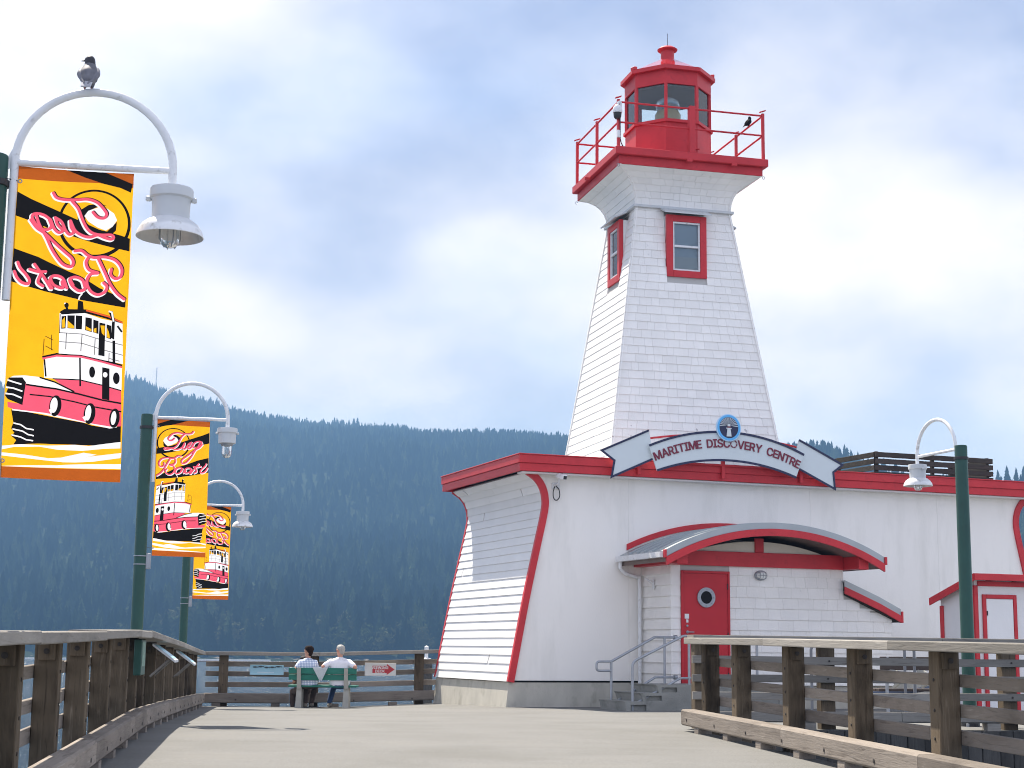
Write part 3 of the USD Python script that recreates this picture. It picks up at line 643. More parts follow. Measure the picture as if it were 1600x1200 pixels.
def bird(name, label, loc, rz, sc, colors, headturn=0):
    """a perched bird: breast towards +x, tail towards -x, feet at the origin"""
    t = thing(name, label, 'bird', loc, rz)
    S = lambda *b: [(np.array(c) * sc, r * sc) for c, r in b]
    c, s = math.cos(headturn), math.sin(headturn)
    hd = np.array([.045, 0, .285]); bk = np.array([c, s, -.12])
    part('body', chain([S(((-.015, 0, .115), .086), ((.03, 0, .165), .078)), S(((.03, 0, .165), .078), ((.048, 0, .235), .046)), S(((.048, 0, .235), .046), (hd, .038)), S(((-.015, 0, .115), .084), ((-.085, 0, .055), .050)),
        S(((.01, .03, .05), .026), ((.01, .03, .02), .013)), S(((.01, -.03, .05), .026), ((.01, -.03, .02), .013))], 14, .012 * sc / .7, 5), colors[0], t, smooth=True)
    part('hood', chain([S(((.047, 0, .24), .050), (hd, .043)), S((hd, .043), (hd + bk * .016, .036))], 16, .012, 3), colors[1], t, smooth=True)
    part('beak', mf(hull_of(S((hd + bk * .045, .011), (hd + bk * .078, .003)), 8)), m_black, t, smooth=60)
    for q in (1, -1):
        part('wing', chain([S(((.035, .058 * q, .185), .034), ((-.03, .066 * q, .125), .036), ((-.095, .040 * q, .05), .020)), S(((-.095, .040 * q, .05), .020), ((-.15, .016 * q, .0), .008))], 12, .014, 3), colors[2], t, smooth=True)
        part('foot', cat_([tube(np.array([(.01, .03 * q, .03), (.01, .03 * q, .006)]) * sc, .008 * sc, 6), tube(np.array([(-.02, .03 * q, .004), (.05, .03 * q, .004)]) * sc, .006 * sc, 6)]), colors[4], t)
    part('tail', mf(hull_of(S(((-.08, .03, .055), .022), ((-.08, -.03, .055), .022), ((-.17, .036, -.035), .007), ((-.17, -.036, -.035), .007)), 8)), colors[3], t, smooth=60)
    return t
pg = [paint('pigeon_grey', (.13, .13, .15), .7, .25, 30.), paint('pigeon_head', (.022, .022, .032), .55, .3, 40.), paint('pigeon_wing', (.16, .16, .185), .7, .3, 25.), paint('pigeon_tail', (.42, .42, .45), .7, .2, 30.), paint('pigeon_leg', (.35, .10, .08), .6)]
cr = [paint('crow_black', (.010, .010, .013), .8, .2, 20., spec=.1)] * 5
bird('crow', 'black bird perched on the right side of the red gallery railing', tower_at(1.62, -.72, 12.388), TT + .15, .72, cr)
# ================================================================ ribbon sign over the entrance
m_sign = paint('sign_white', (.60, .66, .68), .35, .02, 2.)
m_navy = paint('sign_navy', (.012, .016, .055), .4, .05)
m_maroon = paint('sign_maroon', (.17, .012, .035), .4, .05)
SU, SZ = 4.4, 4.33
sg = thing('ribbon_sign', 'arched white ribbon sign with navy edges reading MARITIME DISCOVERY CENTRE on the red roof edge', 'sign', wing_at(SU, -.45, SZ), TH)
def arcpts(cz, R, x0, x1, n=24): return [(x, cz + math.sqrt(R * R - x * x)) for x in np.linspace(x0, x1, n)]
top_a = arcpts(1.05 - SZ, 4.29, -1.72, 1.72); bot_a = arcpts(.28 - SZ, 4.5, -1.55, 1.53)
panel = Polygon(top_a + bot_a[::-1])
fl = lambda off: (lambda x, y, d: (x, -d - off, y))
part('centre_panel', extrude(panel, .03, fl(0)), m_sign, sg)
edge = unary_union([LineString(top_a).buffer(.022, cap_style=2), LineString(bot_a).buffer(.022, cap_style=2)])
part('panel_edge', extrude(edge, .012, fl(.0305)), m_navy, sg)
lr = [(-2.70, .51), (-1.70, .955), (-1.62, .60), (-1.62, .40), (-2.49, .01), (-2.43, .33)]
rr = [(1.65, .955), (2.65, .50), (2.43, .34), (2.46, .0), (1.55, .41), (1.55, .6)]
for pl, e in ((lr, [lr[1], lr[0], lr[5], lr[4], lr[3]]), (rr, [rr[0], rr[1], rr[2], rr[3], rr[4]])):
    rb = part('ribbon_tail', extrude(Polygon(pl), .03, fl(-.06)), m_sign, sg)
    part('tail_edge', extrude(LineString(e).buffer(.02, cap_style=2, join_style=2), .012, fl(-.0295)), m_navy, rb)
# lettering on an arc
RL, CZ = 3.835, 1.2 - SZ
chars = 'MARITIME DISCOVERY CENTRE'
items = []
for ch in chars:
    if ch == ' ': items.append((None, .10)); continue
    if ch == 'O': items.append(('O', .155)); continue
    m_ = meshkit.text_mesh(ch, .158, .014, bold=True); b_ = m_.bounds; m_.apply_translation((-(b_[0][0] + b_[1][0]) / 2, 0, 0)); items.append((m_, b_[1][0] - b_[0][0]))
tot = sum(w for _, w in items); span = 2 * math.asin(1.585 / RL) * RL; gap = (span - tot) / (len(items) - 1); pos = -span / 2
for m_, w in items:
    th = (pos + w / 2) / RL; pos += w + gap
    if m_ is None: continue
    if isinstance(m_, str):
        ringp = Point(0, .079).buffer(.078).difference(Point(0, .079).buffer(.058))
        for q in range(6):
            a0 = math.radians(q * 60 + 20); ringp = ringp.difference(LineString([(0, .079), (.2 * math.cos(a0), .079 + .2 * math.sin(a0))]).buffer(.007))
        m_ = trimesh.util.concatenate([trimesh.creation.extrude_polygon(q, .014, engine='earcut') for q in polys(ringp)])
    m2 = m_.copy(); c, s = math.cos(-th), math.sin(-th); v = m2.vertices
    X_, Y_ = v[:, 0] * c - v[:, 1] * s, v[:, 0] * s + v[:, 1] * c
    m2.vertices = np.stack([X_ + RL * math.sin(th), -.0305 - v[:, 2], Y_ + CZ + RL * math.cos(th)], 1)
    part('letter', m2, m_maroon, sg)
# round emblem: lighthouse and rays
EX, EZ, ER = 0.0, 5.425 - SZ, .272
m_sky = paint('emblem_light_blue', (.10, .42, .80), .35, .03); m_pale = paint('emblem_pale_blue', (.45, .68, .88), .35, .02)
em = part('emblem', extrude(Point(EX, EZ).buffer(ER, 32), .03, fl(.043)), m_pale, sg, label='round blue emblem with a small white lighthouse and rays')
part('blue_ring', extrude(Point(EX, EZ).buffer(ER * .93, 32).difference(Point(EX, EZ).buffer(ER * .77, 32)), .006, fl(.0731)), m_sky, em)
part('navy_disc', extrude(Point(EX, EZ).buffer(ER * .768, 32), .004, fl(.0731)), m_navy, em)
rays = []
for k in range(15):
    a0 = math.radians(-4 + k * 188 / 14); r_ = ER * .74
    rays.append(Polygon([(EX + .03 * math.cos(a0), EZ + .045 + .03 * math.sin(a0)), (EX + r_ * math.cos(a0 - .052), EZ + .045 + (r_ - .03) * math.sin(a0 - .052)), (EX + r_ * math.cos(a0 + .052), EZ + .045 + (r_ - .03) * math.sin(a0 + .052))]))
tower2 = unary_union([Polygon([(-.055, -.175), (.055, -.175), (.036, -.02), (-.036, -.02)]), sbox(-.062, -.022, .062, -.004), sbox(-.03, .028, .03, .075)])
rays = unary_union(rays).intersection(Point(EX, EZ).buffer(ER * .75, 32)); tw2 = shapely.affinity.translate(tower2, EX, EZ)
part('rays', extrude(rays.difference(tw2.buffer(.004)), .004, fl(.0772)), m_sign, em)
part('little_lighthouse', extrude(tw2, .006, fl(.0773)), m_sign, em)
part('little_lantern', extrude(shapely.affinity.translate(sbox(-.035, -.002, .035, .026), EX, EZ), .006, fl(.0774)), m_maroon, em)
# steel behind the sign
for x_ in (-1.86, -.03, 1.74): part('support_post', cbx(x_ - .035, x_ + .035, .10, .158, .10, .85 if abs(x_) > 1 else .95), m_red, sg)
part('back_bar', tube([(x, .10, .30 + .66 * (1 - (x / 1.9) ** 2 * .30)) for x in np.linspace(-1.75, 1.75, 18)], .022, 6), m_red, sg)
part('tie_bar', tube([(-1.5, .11, .36), (1.5, .11, .36)], .018, 6), m_red, sg)

# ================================================================ ENTRANCE PORCH, same axes as the wing
po = thing('entrance_porch', 'small white shingled entrance porch with curved red edged roof and red door', 'porch', O, TH)
PV = -1.30; U0_, U1_, U2_ = 2.74, 6.45, 7.54
part('porch_wall', bx(U0_ + .02, U1_, PV + .02, -.003, .45, 2.75), m_core, po)
low = [(U1_ + .001, .45), (U2_, .45), (U2_, 1.80), (U1_ + .001, 2.25)]
part('porch_wall', prism([(x, PV + .02, z) for x, z in low], [(x, -.003, z) for x, z in low]), m_core, po)
part('porch_foundation', bx(U0_ + .03, U2_ - .02, PV + .04, -.003, -.3, .449), m_conc, po)
def roof_low(x): return 2.25 - (x - U1_) * (2.25 - 1.80) / (U2_ - U1_)
z = .44; k = 0
while z < 2.70:
    z2 = min(z + .205, 2.70); x = U0_ - .018
    while x < U2_ - .01:
        x2 = min(x + rng.uniform(.2, .44), U2_)
        if x < U1_ < x2 and z2 > 2.2: x2 = U1_
        zz0, zz1 = z, z2
        lim = 2.70 if x2 <= U1_ + .001 else min(roof_low(x), roof_low(x2))
        zz1 = min(z2 + .004, lim)
        if zz1 - zz0 > .03:
            segs = [(x, x2)]
            if zz0 < 2.54: segs = [(a, b) for a, b in ((x, min(x2, 2.925)), (max(x, 3.955), x2)) if b - a > .03] if (x < 3.955 and x2 > 2.925) else segs
            for a, b in segs:
                j = rng.normal(0, .0015)
                part('shingle', hexa([(a + .0015, PV + .0, zz0 + j), (b - .0015, PV + .0, zz0 + j), (b - .0015, PV + .019, zz0 + j), (a + .0015, PV + .019, zz0 + j), (a + .0015, PV + .015, zz1), (b - .0015, PV + .015, zz1), (b - .0015, PV + .019, zz1), (a + .0015, PV + .019, zz1)]), m_shingle, po)
        x = x2
    y = PV
    while y < -.02:
        y2 = min(y + rng.uniform(.25, .5), -.006)
        part('side_shingle', hexa([(U0_ - .02, y2 - .0015, z), (U0_ - .02, y + .0015, z), (U0_ + .018, y + .0015, z), (U0_ + .018, y2 - .0015, z), (U0_ + .012, y2 - .0015, z2 + .004), (U0_ + .012, y + .0015, z2 + .004), (U0_ + .018, y + .0015, z2 + .004), (U0_ + .018, y2 - .0015, z2 + .004)]), m_shingle, po)
        y = y2
    z = z2
# door
dr = part('door', cbx(2.975, 3.905, PV - .012, PV + .016, .475, 2.505, .003), m_red_door, po)
part('door_frame', cat_([cbx(2.93, 2.972, PV - .03, PV + .018, .45, 2.555), cbx(3.908, 3.95, PV - .03, PV + .018, .45, 2.555), cbx(2.973, 3.907, PV - .03, PV + .018, 2.508, 2.555)]), m_red_door, po)
PX, PZ = 3.445, 2.06
part('porthole_ring', extrude(Point(PX, PZ).buffer(.185, 24).difference(Point(PX, PZ).buffer(.118, 24)), .03, lambda x, y, d: (x, PV - .012 - d, y)), m_galv, dr)
part('porthole_glass', extrude(Point(PX, PZ).buffer(.119, 24), .008, lambda x, y, d: (x, PV - .0125 - d, y)), mat('dark_glass', {'p': ('principled_bsdf', {'base_color': (.004, .004, .005), 'roughness': .08, 'specular_ior_level': .12})}, []), dr)
for q in range(8): part('bolt', xf(lathe([(.010, 0), (.008, .008), (.002, .010)], 8), (PX + .15 * math.cos(q * .785), PV - .042, PZ + .15 * math.sin(q * .785)), rx=math.pi / 2), m_galv, dr)
part('handle', cat_([tube([(3.055, PV - .06, 1.415), (3.17, PV - .06, 1.415)], .010, 8), xf(lathe([(.028, 0), (.028, .012), (.012, .016), (.012, .055)], 14), (3.055, PV - .012, 1.415), rx=math.pi / 2)]), m_galv, dr)
part('lock', xf(lathe([(.022, 0), (.020, .014), (.002, .016)], 14), (3.05, PV - .012, 1.53), rx=math.pi / 2), m_galv, dr)
part('notice', cat_([cbx(3.0, 3.09, PV - .016, PV - .0125, 1.66, 1.75, .001), cbx(3.03, 3.075, PV - .016, PV - .0125, 1.59, 1.648, .001)]), m_white_metal, dr)
for z_ in (2.27, 1.36, .62): part('hinge', cbx(3.895, 3.915, PV - .028, PV - .0125, z_ - .055, z_ + .055, .003), m_black, dr)
# beams and gable
part('front_beam', cbx(U0_ + .02, U1_ - .02, PV - .05, PV + .03, 2.655, 2.93), m_red, po)
for u0, u1 in ((U0_ - .17, U0_ + .018), (U1_ - .018, U1_ + .17)): part('side_beam', cbx(u0, u1, -1.88, -.004, 2.655, 2.895), m_red, po)
for u0, u1 in ((U0_ - .19, U0_ + .03), (U1_ - .03, U1_ + .19)): part('beam_end', cbx(u0, u1, -1.905, -1.883, 2.64, 2.93), m_red, po)
part('king_post', cbx(4.50, 4.68, PV - .045, PV + .02, 2.932, 3.20), m_red, po)
RC, RR_ = (4.6, -1.56), 5.0
def arc_at(R, u): return RC[1] + math.sqrt(R * R - (u - RC[0]) ** 2)
US = np.linspace(2.28, 6.92, 29)
gab = Polygon([(u, arc_at(4.70, u)) for u in np.linspace(2.75, 6.44, 20)] + [(6.44, 2.93), (2.75, 2.93)]).buffer(0)
part('gable_panel', extrude(gab, .03, lambda x, y, d: (x, PV + .03 - d, y)), m_cream, po)
def arcband(Ro, Ri, va, vb, us=US):
    ms = []
    for a, b in zip(us[:-1], us[1:]):
        c = [(a, arc_at(Ri, a)), (b, arc_at(Ri, b)), (b, arc_at(Ro, b)), (a, arc_at(Ro, a))]
        ms.append(prism([(u, va, z) for u, z in c], [(u, vb, z) for u, z in c]))
    return cat_(ms)
rf = part('curved_roof', arcband(5.0, 4.965, -1.985, -.004), m_metal_roof, po)
for v_ in np.arange(-1.75, -.1, .33): part('roof_seam', arcband(5.03, 5.0005, v_, v_ + .025), m_metal_roof, rf)
part('roof_lining', arcband(4.962, 4.82, -1.98, -.006), paint('brown_soffit', (.20, .15, .13), .8), po)
part('grey_roof_edge', arcband(5.015, 4.90, -2.01, -1.987), m_metal_roof, po)
part('red_roof_edge', arcband(4.897, 4.765, -2.04, -1.986), m_red, po)
for u0, u1 in ((2.235, 2.279), (6.921, 6.97)): part('roof_end_block', cbx(u0, u1, -2.045, -1.97, 2.735, 2.885), m_red, po)
part('wall_flashing', arcband(5.14, 5.035, -.03, -.002, np.linspace(2.42, 6.78, 25)), m_red, po)
part('gutter', cat_([bx(2.17, 2.275, -1.965, -.03, 2.745, 2.757), bx(2.17, 2.18, -1.965, -.03, 2.758, 2.845), bx(2.265, 2.275, -1.965, -.03, 2.758, 2.845), bx(2.181, 2.264, -1.965, -1.955, 2.758, 2.845)]), m_white_metal, po)
part('downpipe', tube(spline([(2.23, -.14, 2.745), (2.23, -.14, 2.62), (2.36, -.12, 2.52), (2.60, -.09, 2.46), (2.655, -.085, 2.36), (2.66, -.085, 1.2), (2.66, -.085, .03)], 5), .036, 10), m_white_metal, po, smooth=50)
LS = [(6.415, 2.42), (6.75, 2.29), (7.2, 2.11), (7.68, 1.885)]
ms = []; mr = []; mt = []
for (a, za), (b, zb) in zip(LS[:-1], LS[1:]):
    mk = lambda o0, o1, va, vb: prism([(a, va, za + o0), (b, va, zb + o0), (b, va, zb + o1), (a, va, za + o1)], [(a, vb, za + o0), (b, vb, zb + o0), (b, vb, zb + o1), (a, vb, za + o1)])
    mt.append(mk(.0, .03, -1.38, -.004)); ms.append(mk(-.09, .035, -1.40, -1.382)); mr.append(mk(-.225, -.093, -1.42, -1.381))
part('side_roof', cat_(mt), m_metal_roof, po); part('grey_roof_edge', cat_(ms), m_metal_roof, po); part('red_roof_edge', cat_(mr), m_red, po)
part('roof_end_block', cbx(7.682, 7.725, -1.425, -1.33, 1.655, 1.875), m_red, po)
part('side_soffit', prism([(6.46, -1.38, 2.17), (7.66, -1.38, 1.66), (7.66, -1.38, 1.72), (6.46, -1.38, 2.23)], [(6.46, -.01, 2.17), (7.66, -.01, 1.66), (7.66, -.01, 1.72), (6.46, -.01, 2.23)]), m_wood_dark, po)
part('hook_bracket', cat_([cbx(U0_ - .035, U0_ - .021, -.62, -.54, 2.22, 2.40), tube([(U0_ - .03, -.58, 2.33), (U0_ - .2, -.58, 2.42)], .018, 6)]), m_white_metal, po)

t = thing('bulkhead_lamp', 'oval caged bulkhead lamp on the white porch wall right of the door', 'lamp', wing_at(4.62, PV, 2.50), TH)
def oval(rx_, rz_, prof, n=20):
    rings = [[(rx_ * r * math.cos(q), y, rz_ * r * math.sin(q)) for q in np.arange(n) * 2 * np.pi / n] for r, y in prof]
    return cat_([prism(rings[i], rings[i + 1]) for i in range(len(rings) - 1)])
part('base', oval(.135, .095, [(1, -.002), (1, -.03), (.9, -.045)]), m_galv, t)
part('glass', oval(.108, .072, [(1, -.046), (.97, -.075), (.75, -.10), (.3, -.112)]), m_frost, t)
for x_ in (-.06, 0, .06): part('cage_bar', tube([(x_, -.04, -.08 * math.sqrt(1 - (x_ / .12) ** 2)), (x_, -.10, -.05), (x_, -.122, 0), (x_, -.10, .05), (x_, -.04, .08 * math.sqrt(1 - (x_ / .12) ** 2))], .006, 6), m_galv, t)
part('cage_bar', tube([(-.115, -.04, 0), (-.08, -.105, 0), (0, -.124, 0), (.08, -.105, 0), (.115, -.04, 0)], .006, 6), m_galv, t)

t = thing('wall_camera', 'small white box security camera with a looped cable under the red roof edge', 'camera', wing_at(.93, 0, 4.20), TH)
part('housing', xf(cbx(-.055, .055, -.16, .10, -.045, .055, .012), (0, -.22, .13), rz=.25, rx=.3), m_white_metal, t)
part('lens_hood', xf(cbx(-.035, .035, -.175, -.161, -.03, .035, .004), (0, -.22, .13), rz=.25, rx=.3), m_black, t)
part('arm', tube([(0, -.2, .08), (-.02, -.16, -.02), (-.03, -.002, -.04)], .02, 8), m_white_metal, t)
part('mounting_plate', cbx(-.09, .08, -.022, -.001, -.10, .02), m_white_metal, t)
part('cable', tube(spline([(-.03, -.03, -.05), (-.07, -.05, -.16), (-.06, -.05, -.28), (.0, -.05, -.32), (.06, -.05, -.25), (.05, -.05, -.12), (.0, -.04, -.04), (.02, -.12, .06)], 6), .010, 6), m_black, t)

# concrete steps and steel handrails
st = Polygon([(1.32, -.2), (1.25, .155), (1.235, .19), (1.60, .19), (1.565, .30), (1.535, .335), (1.90, .335), (1.875, .44), (1.84, .478), (4.35, .478), (4.35, -.2)])
body = manifold3d.Manifold.extrude(manifold3d.CrossSection([list(st.exterior.coords)[:-1][::-1]]), 1.10)
for a, b, c, d in ((1.36, 1.66, .02, .13), (1.66, 1.96, .20, .285), (1.96, 2.26, .345, .43)): body = body - manifold3d.Manifold.cube((b - a, d - c, .08)).translate((a, c, 1.05))
m_ = mf(body); m_.vertices = np.stack([m_.vertices[:, 0], -1.36 - m_.vertices[:, 2], m_.vertices[:, 1]], 1)
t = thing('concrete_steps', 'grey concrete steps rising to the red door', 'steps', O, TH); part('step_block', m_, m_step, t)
def handrail(name_label, v, toppts, midpts, posts_, loop=None, ends=None):
    t = thing('handrail', name_label, 'handrail', O, TH, 'pipe handrails of the entrance steps')
    at = lambda l: [(a, v, b) for a, b in l]
    part('top_rail', tube(at(toppts), .024, 10), m_galv, t, smooth=50); part('mid_rail', tube(at(midpts), .022, 10), m_galv, t, smooth=50)
    for u_, z0_, z1_ in posts_: part('post', tube([(u_, v, z0_), (u_, v, z1_)], .024, 10), m_galv, t, smooth=50)
    if loop: part('end_loop', tube(at(loop), .022, 10), m_galv, t, smooth=50)
    for u_, z_ in ends or (): part('flange', xf(lathe([(.045, -.03), (.045, .03)], 12), (u_, v, z_), ry=math.pi / 2), m_galv, t)
bend = lambda p, q, r, n=5: [tuple((1 - s)**2 * np.array(p) + 2 * s * (1 - s) * np.array(q) + s * s * np.array(r)) for s in np.linspace(0, 1, n)]
handrail('nearer grey pipe handrail of the steps, partly behind the timber railing', -2.40, [(1.42, -.02)] + bend((1.42, .78), (1.42, .86), (1.50, .905)) + [(2.40, 1.325), (2.44, 1.33), (3.9, 1.33)], [(1.42, .12), (2.34, .585), (2.38, .59), (3.9, .59)], [(2.53, .479, 1.32), (3.9, .479, 1.33)])
handrail('farther grey pipe handrail of the steps with a looped lower end', -1.52, [(1.41, .865), (2.26, 1.30), (2.30, 1.31), (2.70, 1.31)], [(1.41, .10), (2.28, .585), (2.32, .59), (2.70, .59)], [(1.41, -.02, .88), (2.48, .479, 1.31)],
         [(1.41, .70)] + bend((1.18, .70), (1.12, .70), (1.12, .76)) + bend((1.12, .80), (1.12, .865), (1.19, .865)) + [(1.41, .865)], [(2.70, 1.31), (2.70, .59)])

# slatted screen on the roof
t = thing('roof_screen', 'dark weathered timber slat screen standing on the flat roof', 'screen', wing_at(8.2, .12, 4.64), TH)
for k in range(4):
    z0 = .06 + k * .138
    part('slat', beam(0, z0 + .055, 2.95, z0 + .055, 0, .035, .108), m_wood_dark, t)
    part('slat', xf(beam(0.04, z0 + .055, 1.45, z0 + .055, 0, .035, .108), (0, 0, 0), rz=math.pi / 2 + .05), m_wood_dark, t)
    part('slat', xf(beam(0.04, z0 + .055, 1.45, z0 + .055, 0, .035, .108), (2.93, 0, 0), rz=math.pi / 2), m_wood_dark, t)
for x_, y_ in ((.06, .06), (1.45, .06), (2.85, .06), (0, 1.4), (2.88, 1.4)): part('screen_post', cbx(x_ - .035, x_ + .035, y_ - .03, y_ + .04, 0, .6), m_wood_dark, t)

# storage shed at the right
sh = thing('storage_shed', 'small white shed with red trimmed door and red roof boards at the right edge', 'shed', (7.93, 27.5, 0), TH)
W_, D_ = 2.3, .98; hf, hb = 2.33, 2.02
part('wall', hexa([(.02, .02, -.05), (W_, .02, -.05), (W_, D_, -.05), (.02, D_, -.05), (.02, .02, hf), (W_, .02, hf), (W_, D_, hb), (.02, D_, hb)]), m_siding, sh)
part('roof', hexa([(-.1, -.16, hf + .06), (W_ + .1, -.16, hf + .06), (W_ + .1, D_ + .14, hb - .02), (-.1, D_ + .14, hb - .02), (-.1, -.16, hf + .09), (W_ + .1, -.16, hf + .09), (W_ + .1, D_ + .14, hb + .01), (-.1, D_ + .14, hb + .01)]), m_metal_roof, sh)
part('front_roof_board', cbx(-.11, W_ + .11, -.185, -.162, hf - .02, hf + .095), m_red, sh)
part('side_roof_board', hexa([(-.125, -.16, hf - .03), (-.102, -.16, hf - .03), (-.102, D_ + .14, hb - .11), (-.125, D_ + .14, hb - .11), (-.125, -.16, hf + .095), (-.102, -.16, hf + .095), (-.102, D_ + .14, hb + .015), (-.125, D_ + .14, hb + .015)]), m_red, sh)
for x_ in (.25, .8, 1.35, 1.9): part('rafter', cbx(x_, x_ + .1, -.15, .018, hf - .02, hf + .055), m_wood_dark, sh)
part('corner_trim', cat_([cbx(0, .075, -.012, .019, -.05, hf - .1), cbx(-.012, .019, .02, .09, -.05, hf - .1)]), m_red, sh)
part('corner_trim', cbx(-.012, .019, D_ - .09, D_, -.05, hb - .12), m_red, sh)
part('top_trim', cbx(.08, W_, -.012, .019, hf - .11, hf - .025), m_red, sh)
part('door_frame', cat_([cbx(.165, .235, -.018, .018, 0, 2.08), cbx(.80, .87, -.018, .018, 0, 2.08), cbx(.236, .799, -.018, .018, 2.01, 2.08)]), m_red, sh)
d_ = part('door', cbx(.24, .795, -.008, .017, .02, 2.005), m_siding, sh); part('hinge', cbx(.235, .26, -.024, -.0085, 1.72, 1.80), m_black, d_)
part('hinge', cbx(.235, .26, -.024, -.0085, .3, .38), m_black, d_)
# ================================================================ TIMBER RAILINGS. Local x runs along the railing, y * out points away from the people on the deck
m_bolt = paint('rusty_bolt', (.030, .024, .020), .7, .3, 40.)
def railing(label, origin, rz, out, zf, ends, posts_, breaks, rails, cap=1.12, curb=(.07, .26), pmats=None, rails_near=False, cap_y=(.02, .345), brackets=True, post_low=-.35, lower_stub=None):
    t = thing('timber_railing', label, 'railing', (origin[0], origin[1], 0), rz, 'timber railings of the pier')
    mp, mr, mc, mk = pmats or (m_wood_post, m_wood_rail, m_wood_cap, m_wood_rail)
    Y = lambda a: out * a
    py0, py1 = .185, .36
    ry = py1 + .022 if not rails_near else py0 - .022
    for x in posts_:
        zb = zf(x); j = rng.normal(0, .006)
        ya, yb = sorted((Y(py0), Y(py1)))
        part('post', cbx(x - .095 + j, x + .095 + j, ya, yb, zb + post_low, zb + cap - .077, .008), mp, t)
        ins = py0 - .002 if out > 0 else -(py0 - .002)
        for rc, _ in rails:
            part('bolt', xf(lathe([(.013, -.004), (.013, .006), (.002, .008)], 8), (x + j + rng.normal(0, .006), Y(py0 if not rails_near else py0 - .044) , zb + rc), rx=math.pi / 2 if out > 0 else -math.pi / 2), m_bolt, t)
        if brackets:
            zc = zb + cap - .077 - .075
            bk = part('block', cbx(x - .095 + j - .04, x - .096 + j, Y(.27) - .06, Y(.27) + .06, zc - .065, zc + .065, .006), mp, t)
            part('bolt', xf(lathe([(.022, 0), (.022, .008), (.002, .012)], 8), (x - .135 + j, Y(.27), zc), ry=-math.pi / 2), m_bolt, bk)
    for a, b in zip(breaks[:-1], breaks[1:]):
        e = rng.normal(0, .004, 4)
        part('cap_board', beam(a + .002, zf(a) + cap - .038 + e[0], b - .002, zf(b) + cap - .038 + e[1], Y(sum(cap_y) / 2), cap_y[1] - cap_y[0], .076), mc, t)
        for rc, rh in rails:
            e = rng.normal(0, .006, 2)
            part('rail', beam(a + .003, zf(a) + rc + e[0], b - .003, zf(b) + rc + e[1], Y(ry), .042, rh + rng.normal(0, .003), .005), mr, t)
    cb = [ends[0]] + [q - .6 for q in breaks[1:-1]] + [ends[1]]
    for a, b in zip(cb[:-1], cb[1:]):
        part('kerb_beam', beam(a + .003, zf(a) + sum(curb) / 2, b - .003, zf(b) + sum(curb) / 2, Y(.09), .18, curb[1] - curb[0], .018), mk, t)
    x = ends[0] + .25
    while x < ends[1] - .1:
        ya, yb = sorted((Y(.01), Y(.175))); zb = zf(x)
        part('spacer_block', cbx(x - .09, x + .09, ya, yb, zb - .02, zb + curb[0] - .002, .005), mk, t)
        for q in (0,): part('bolt', xf(lathe([(.018, -.004), (.018, .004), (.002, .006)], 8), (x + .4, Y(-.001), zb + curb[0] + .07), rx=math.pi / 2 if out > 0 else -math.pi / 2), m_bolt, t)
        x += 1.22
    return t
RL3 = [(.82, .098), (.585, .098), (.37, .11)]
lp = [3.1, 4.9, 6.75, 8.55, 10.40, 12.25, 14.10, 15.98, 17.88, 19.12, 20.2, 22.1, 24.0, 25.9, 27.8, 29.5, 30.6, 32.5, 34.1]
left = railing('long weathered timber railing along the left side, rising to a hump and falling again', xy(0, -1.35), RZ_W, 1, lambda s: deck_z(s, -1.35), (2.5, 34.2), lp, [2.5, 6.2, 10.0, 13.9, 17.5, 19.0, 23.0, 26.0, 29.6, 32.4, 34.2], RL3)
rp = [3.0, 4.8, 6.62, 8.45, 10.28, 12.08, 13.92, 15.78, 17.63, 18.92]
right = railing('near weathered timber railing at the right with bolted kerb beam', xy(0, 4.93), RZ_W, -1, lambda s: deck_z(s, 4.93), (2.5, 19.28), rp, [2.5, 5.6, 9.1, 12.6, 16.0, 19.2], RL3)
ro = np.array([2.3, 20.2])
def zrear(x):
    p = ro + x * PD; return deck_z(float(p @ WD), float(p @ PD))
rear = railing('grey timber railing behind the near right one, above the plank bulkhead', ro, RZ_P, 1, zrear, (.02, 9), [.15, 1.80, 4.25, 6.6, 8.8], [.02, 3.3, 5.35, 9], [(.85, .098), (.63, .098), (.41, .098)], cap=1.16, curb=(.09, .22), pmats=(m_wood_post, m_wood_grey, m_wood_grey, m_wood_grey), rails_near=True, brackets=False, cap_y=(.08, .40))
FD = np.array([4.95, .69]); FD /= np.linalg.norm(FD); fo_ = np.array([-6.25, 33.66])
def zfar(x):
    p = fo_ + x * FD; return deck_z(float(p @ WD), float(p @ PD))
far = railing('timber railing along the sea front behind the green bench', fo_, math.atan2(FD[1], FD[0]), 1, zfar, (-.05, 4.95), [.33, 2.2, 4.42], [-.05, 2.3, 4.95], [(.87, .10), (.66, .10), (.44, .11)], curb=(.07, .27), brackets=False)
# plank bulkhead under the rear railing
t = thing('plank_bulkhead', 'dark upright plank wall holding the plaza edge below the grey rear railing', 'bulkhead', (ro[0], ro[1], 0), RZ_P)
x = -.25
while x < 9:
    w_ = rng.uniform(.17, .24); part('plank', cbx(x + .004, x + w_ - .004, -.10 + rng.normal(0, .006), -.03, -4.2, zrear(max(x, 0)) - .005, .006), m_wood_bulk, t); x += w_
part('waler', cbx(-.2, 9, -.24, -.106, -.55, -.36, .01), m_wood_bulk, t)
t = thing('pier_stringer', 'heavy dark timber stringer under the right edge of the walkway', 'beam', (*xy(0, 5.0), 0), RZ_W)
part('beam', beam(2, deck_z(2, 5) - .48, 19.2, deck_z(19.2, 5) - .46, -.05, .3, .34, .02), m_wood_bulk, t)
for s in np.arange(3.5, 19.5, 3.9): part('pile', lathe([(.17, -5.8), (.17, deck_z(s, 5) - .66)], 12, (s, -.05, 0)), m_wood_bulk, t)

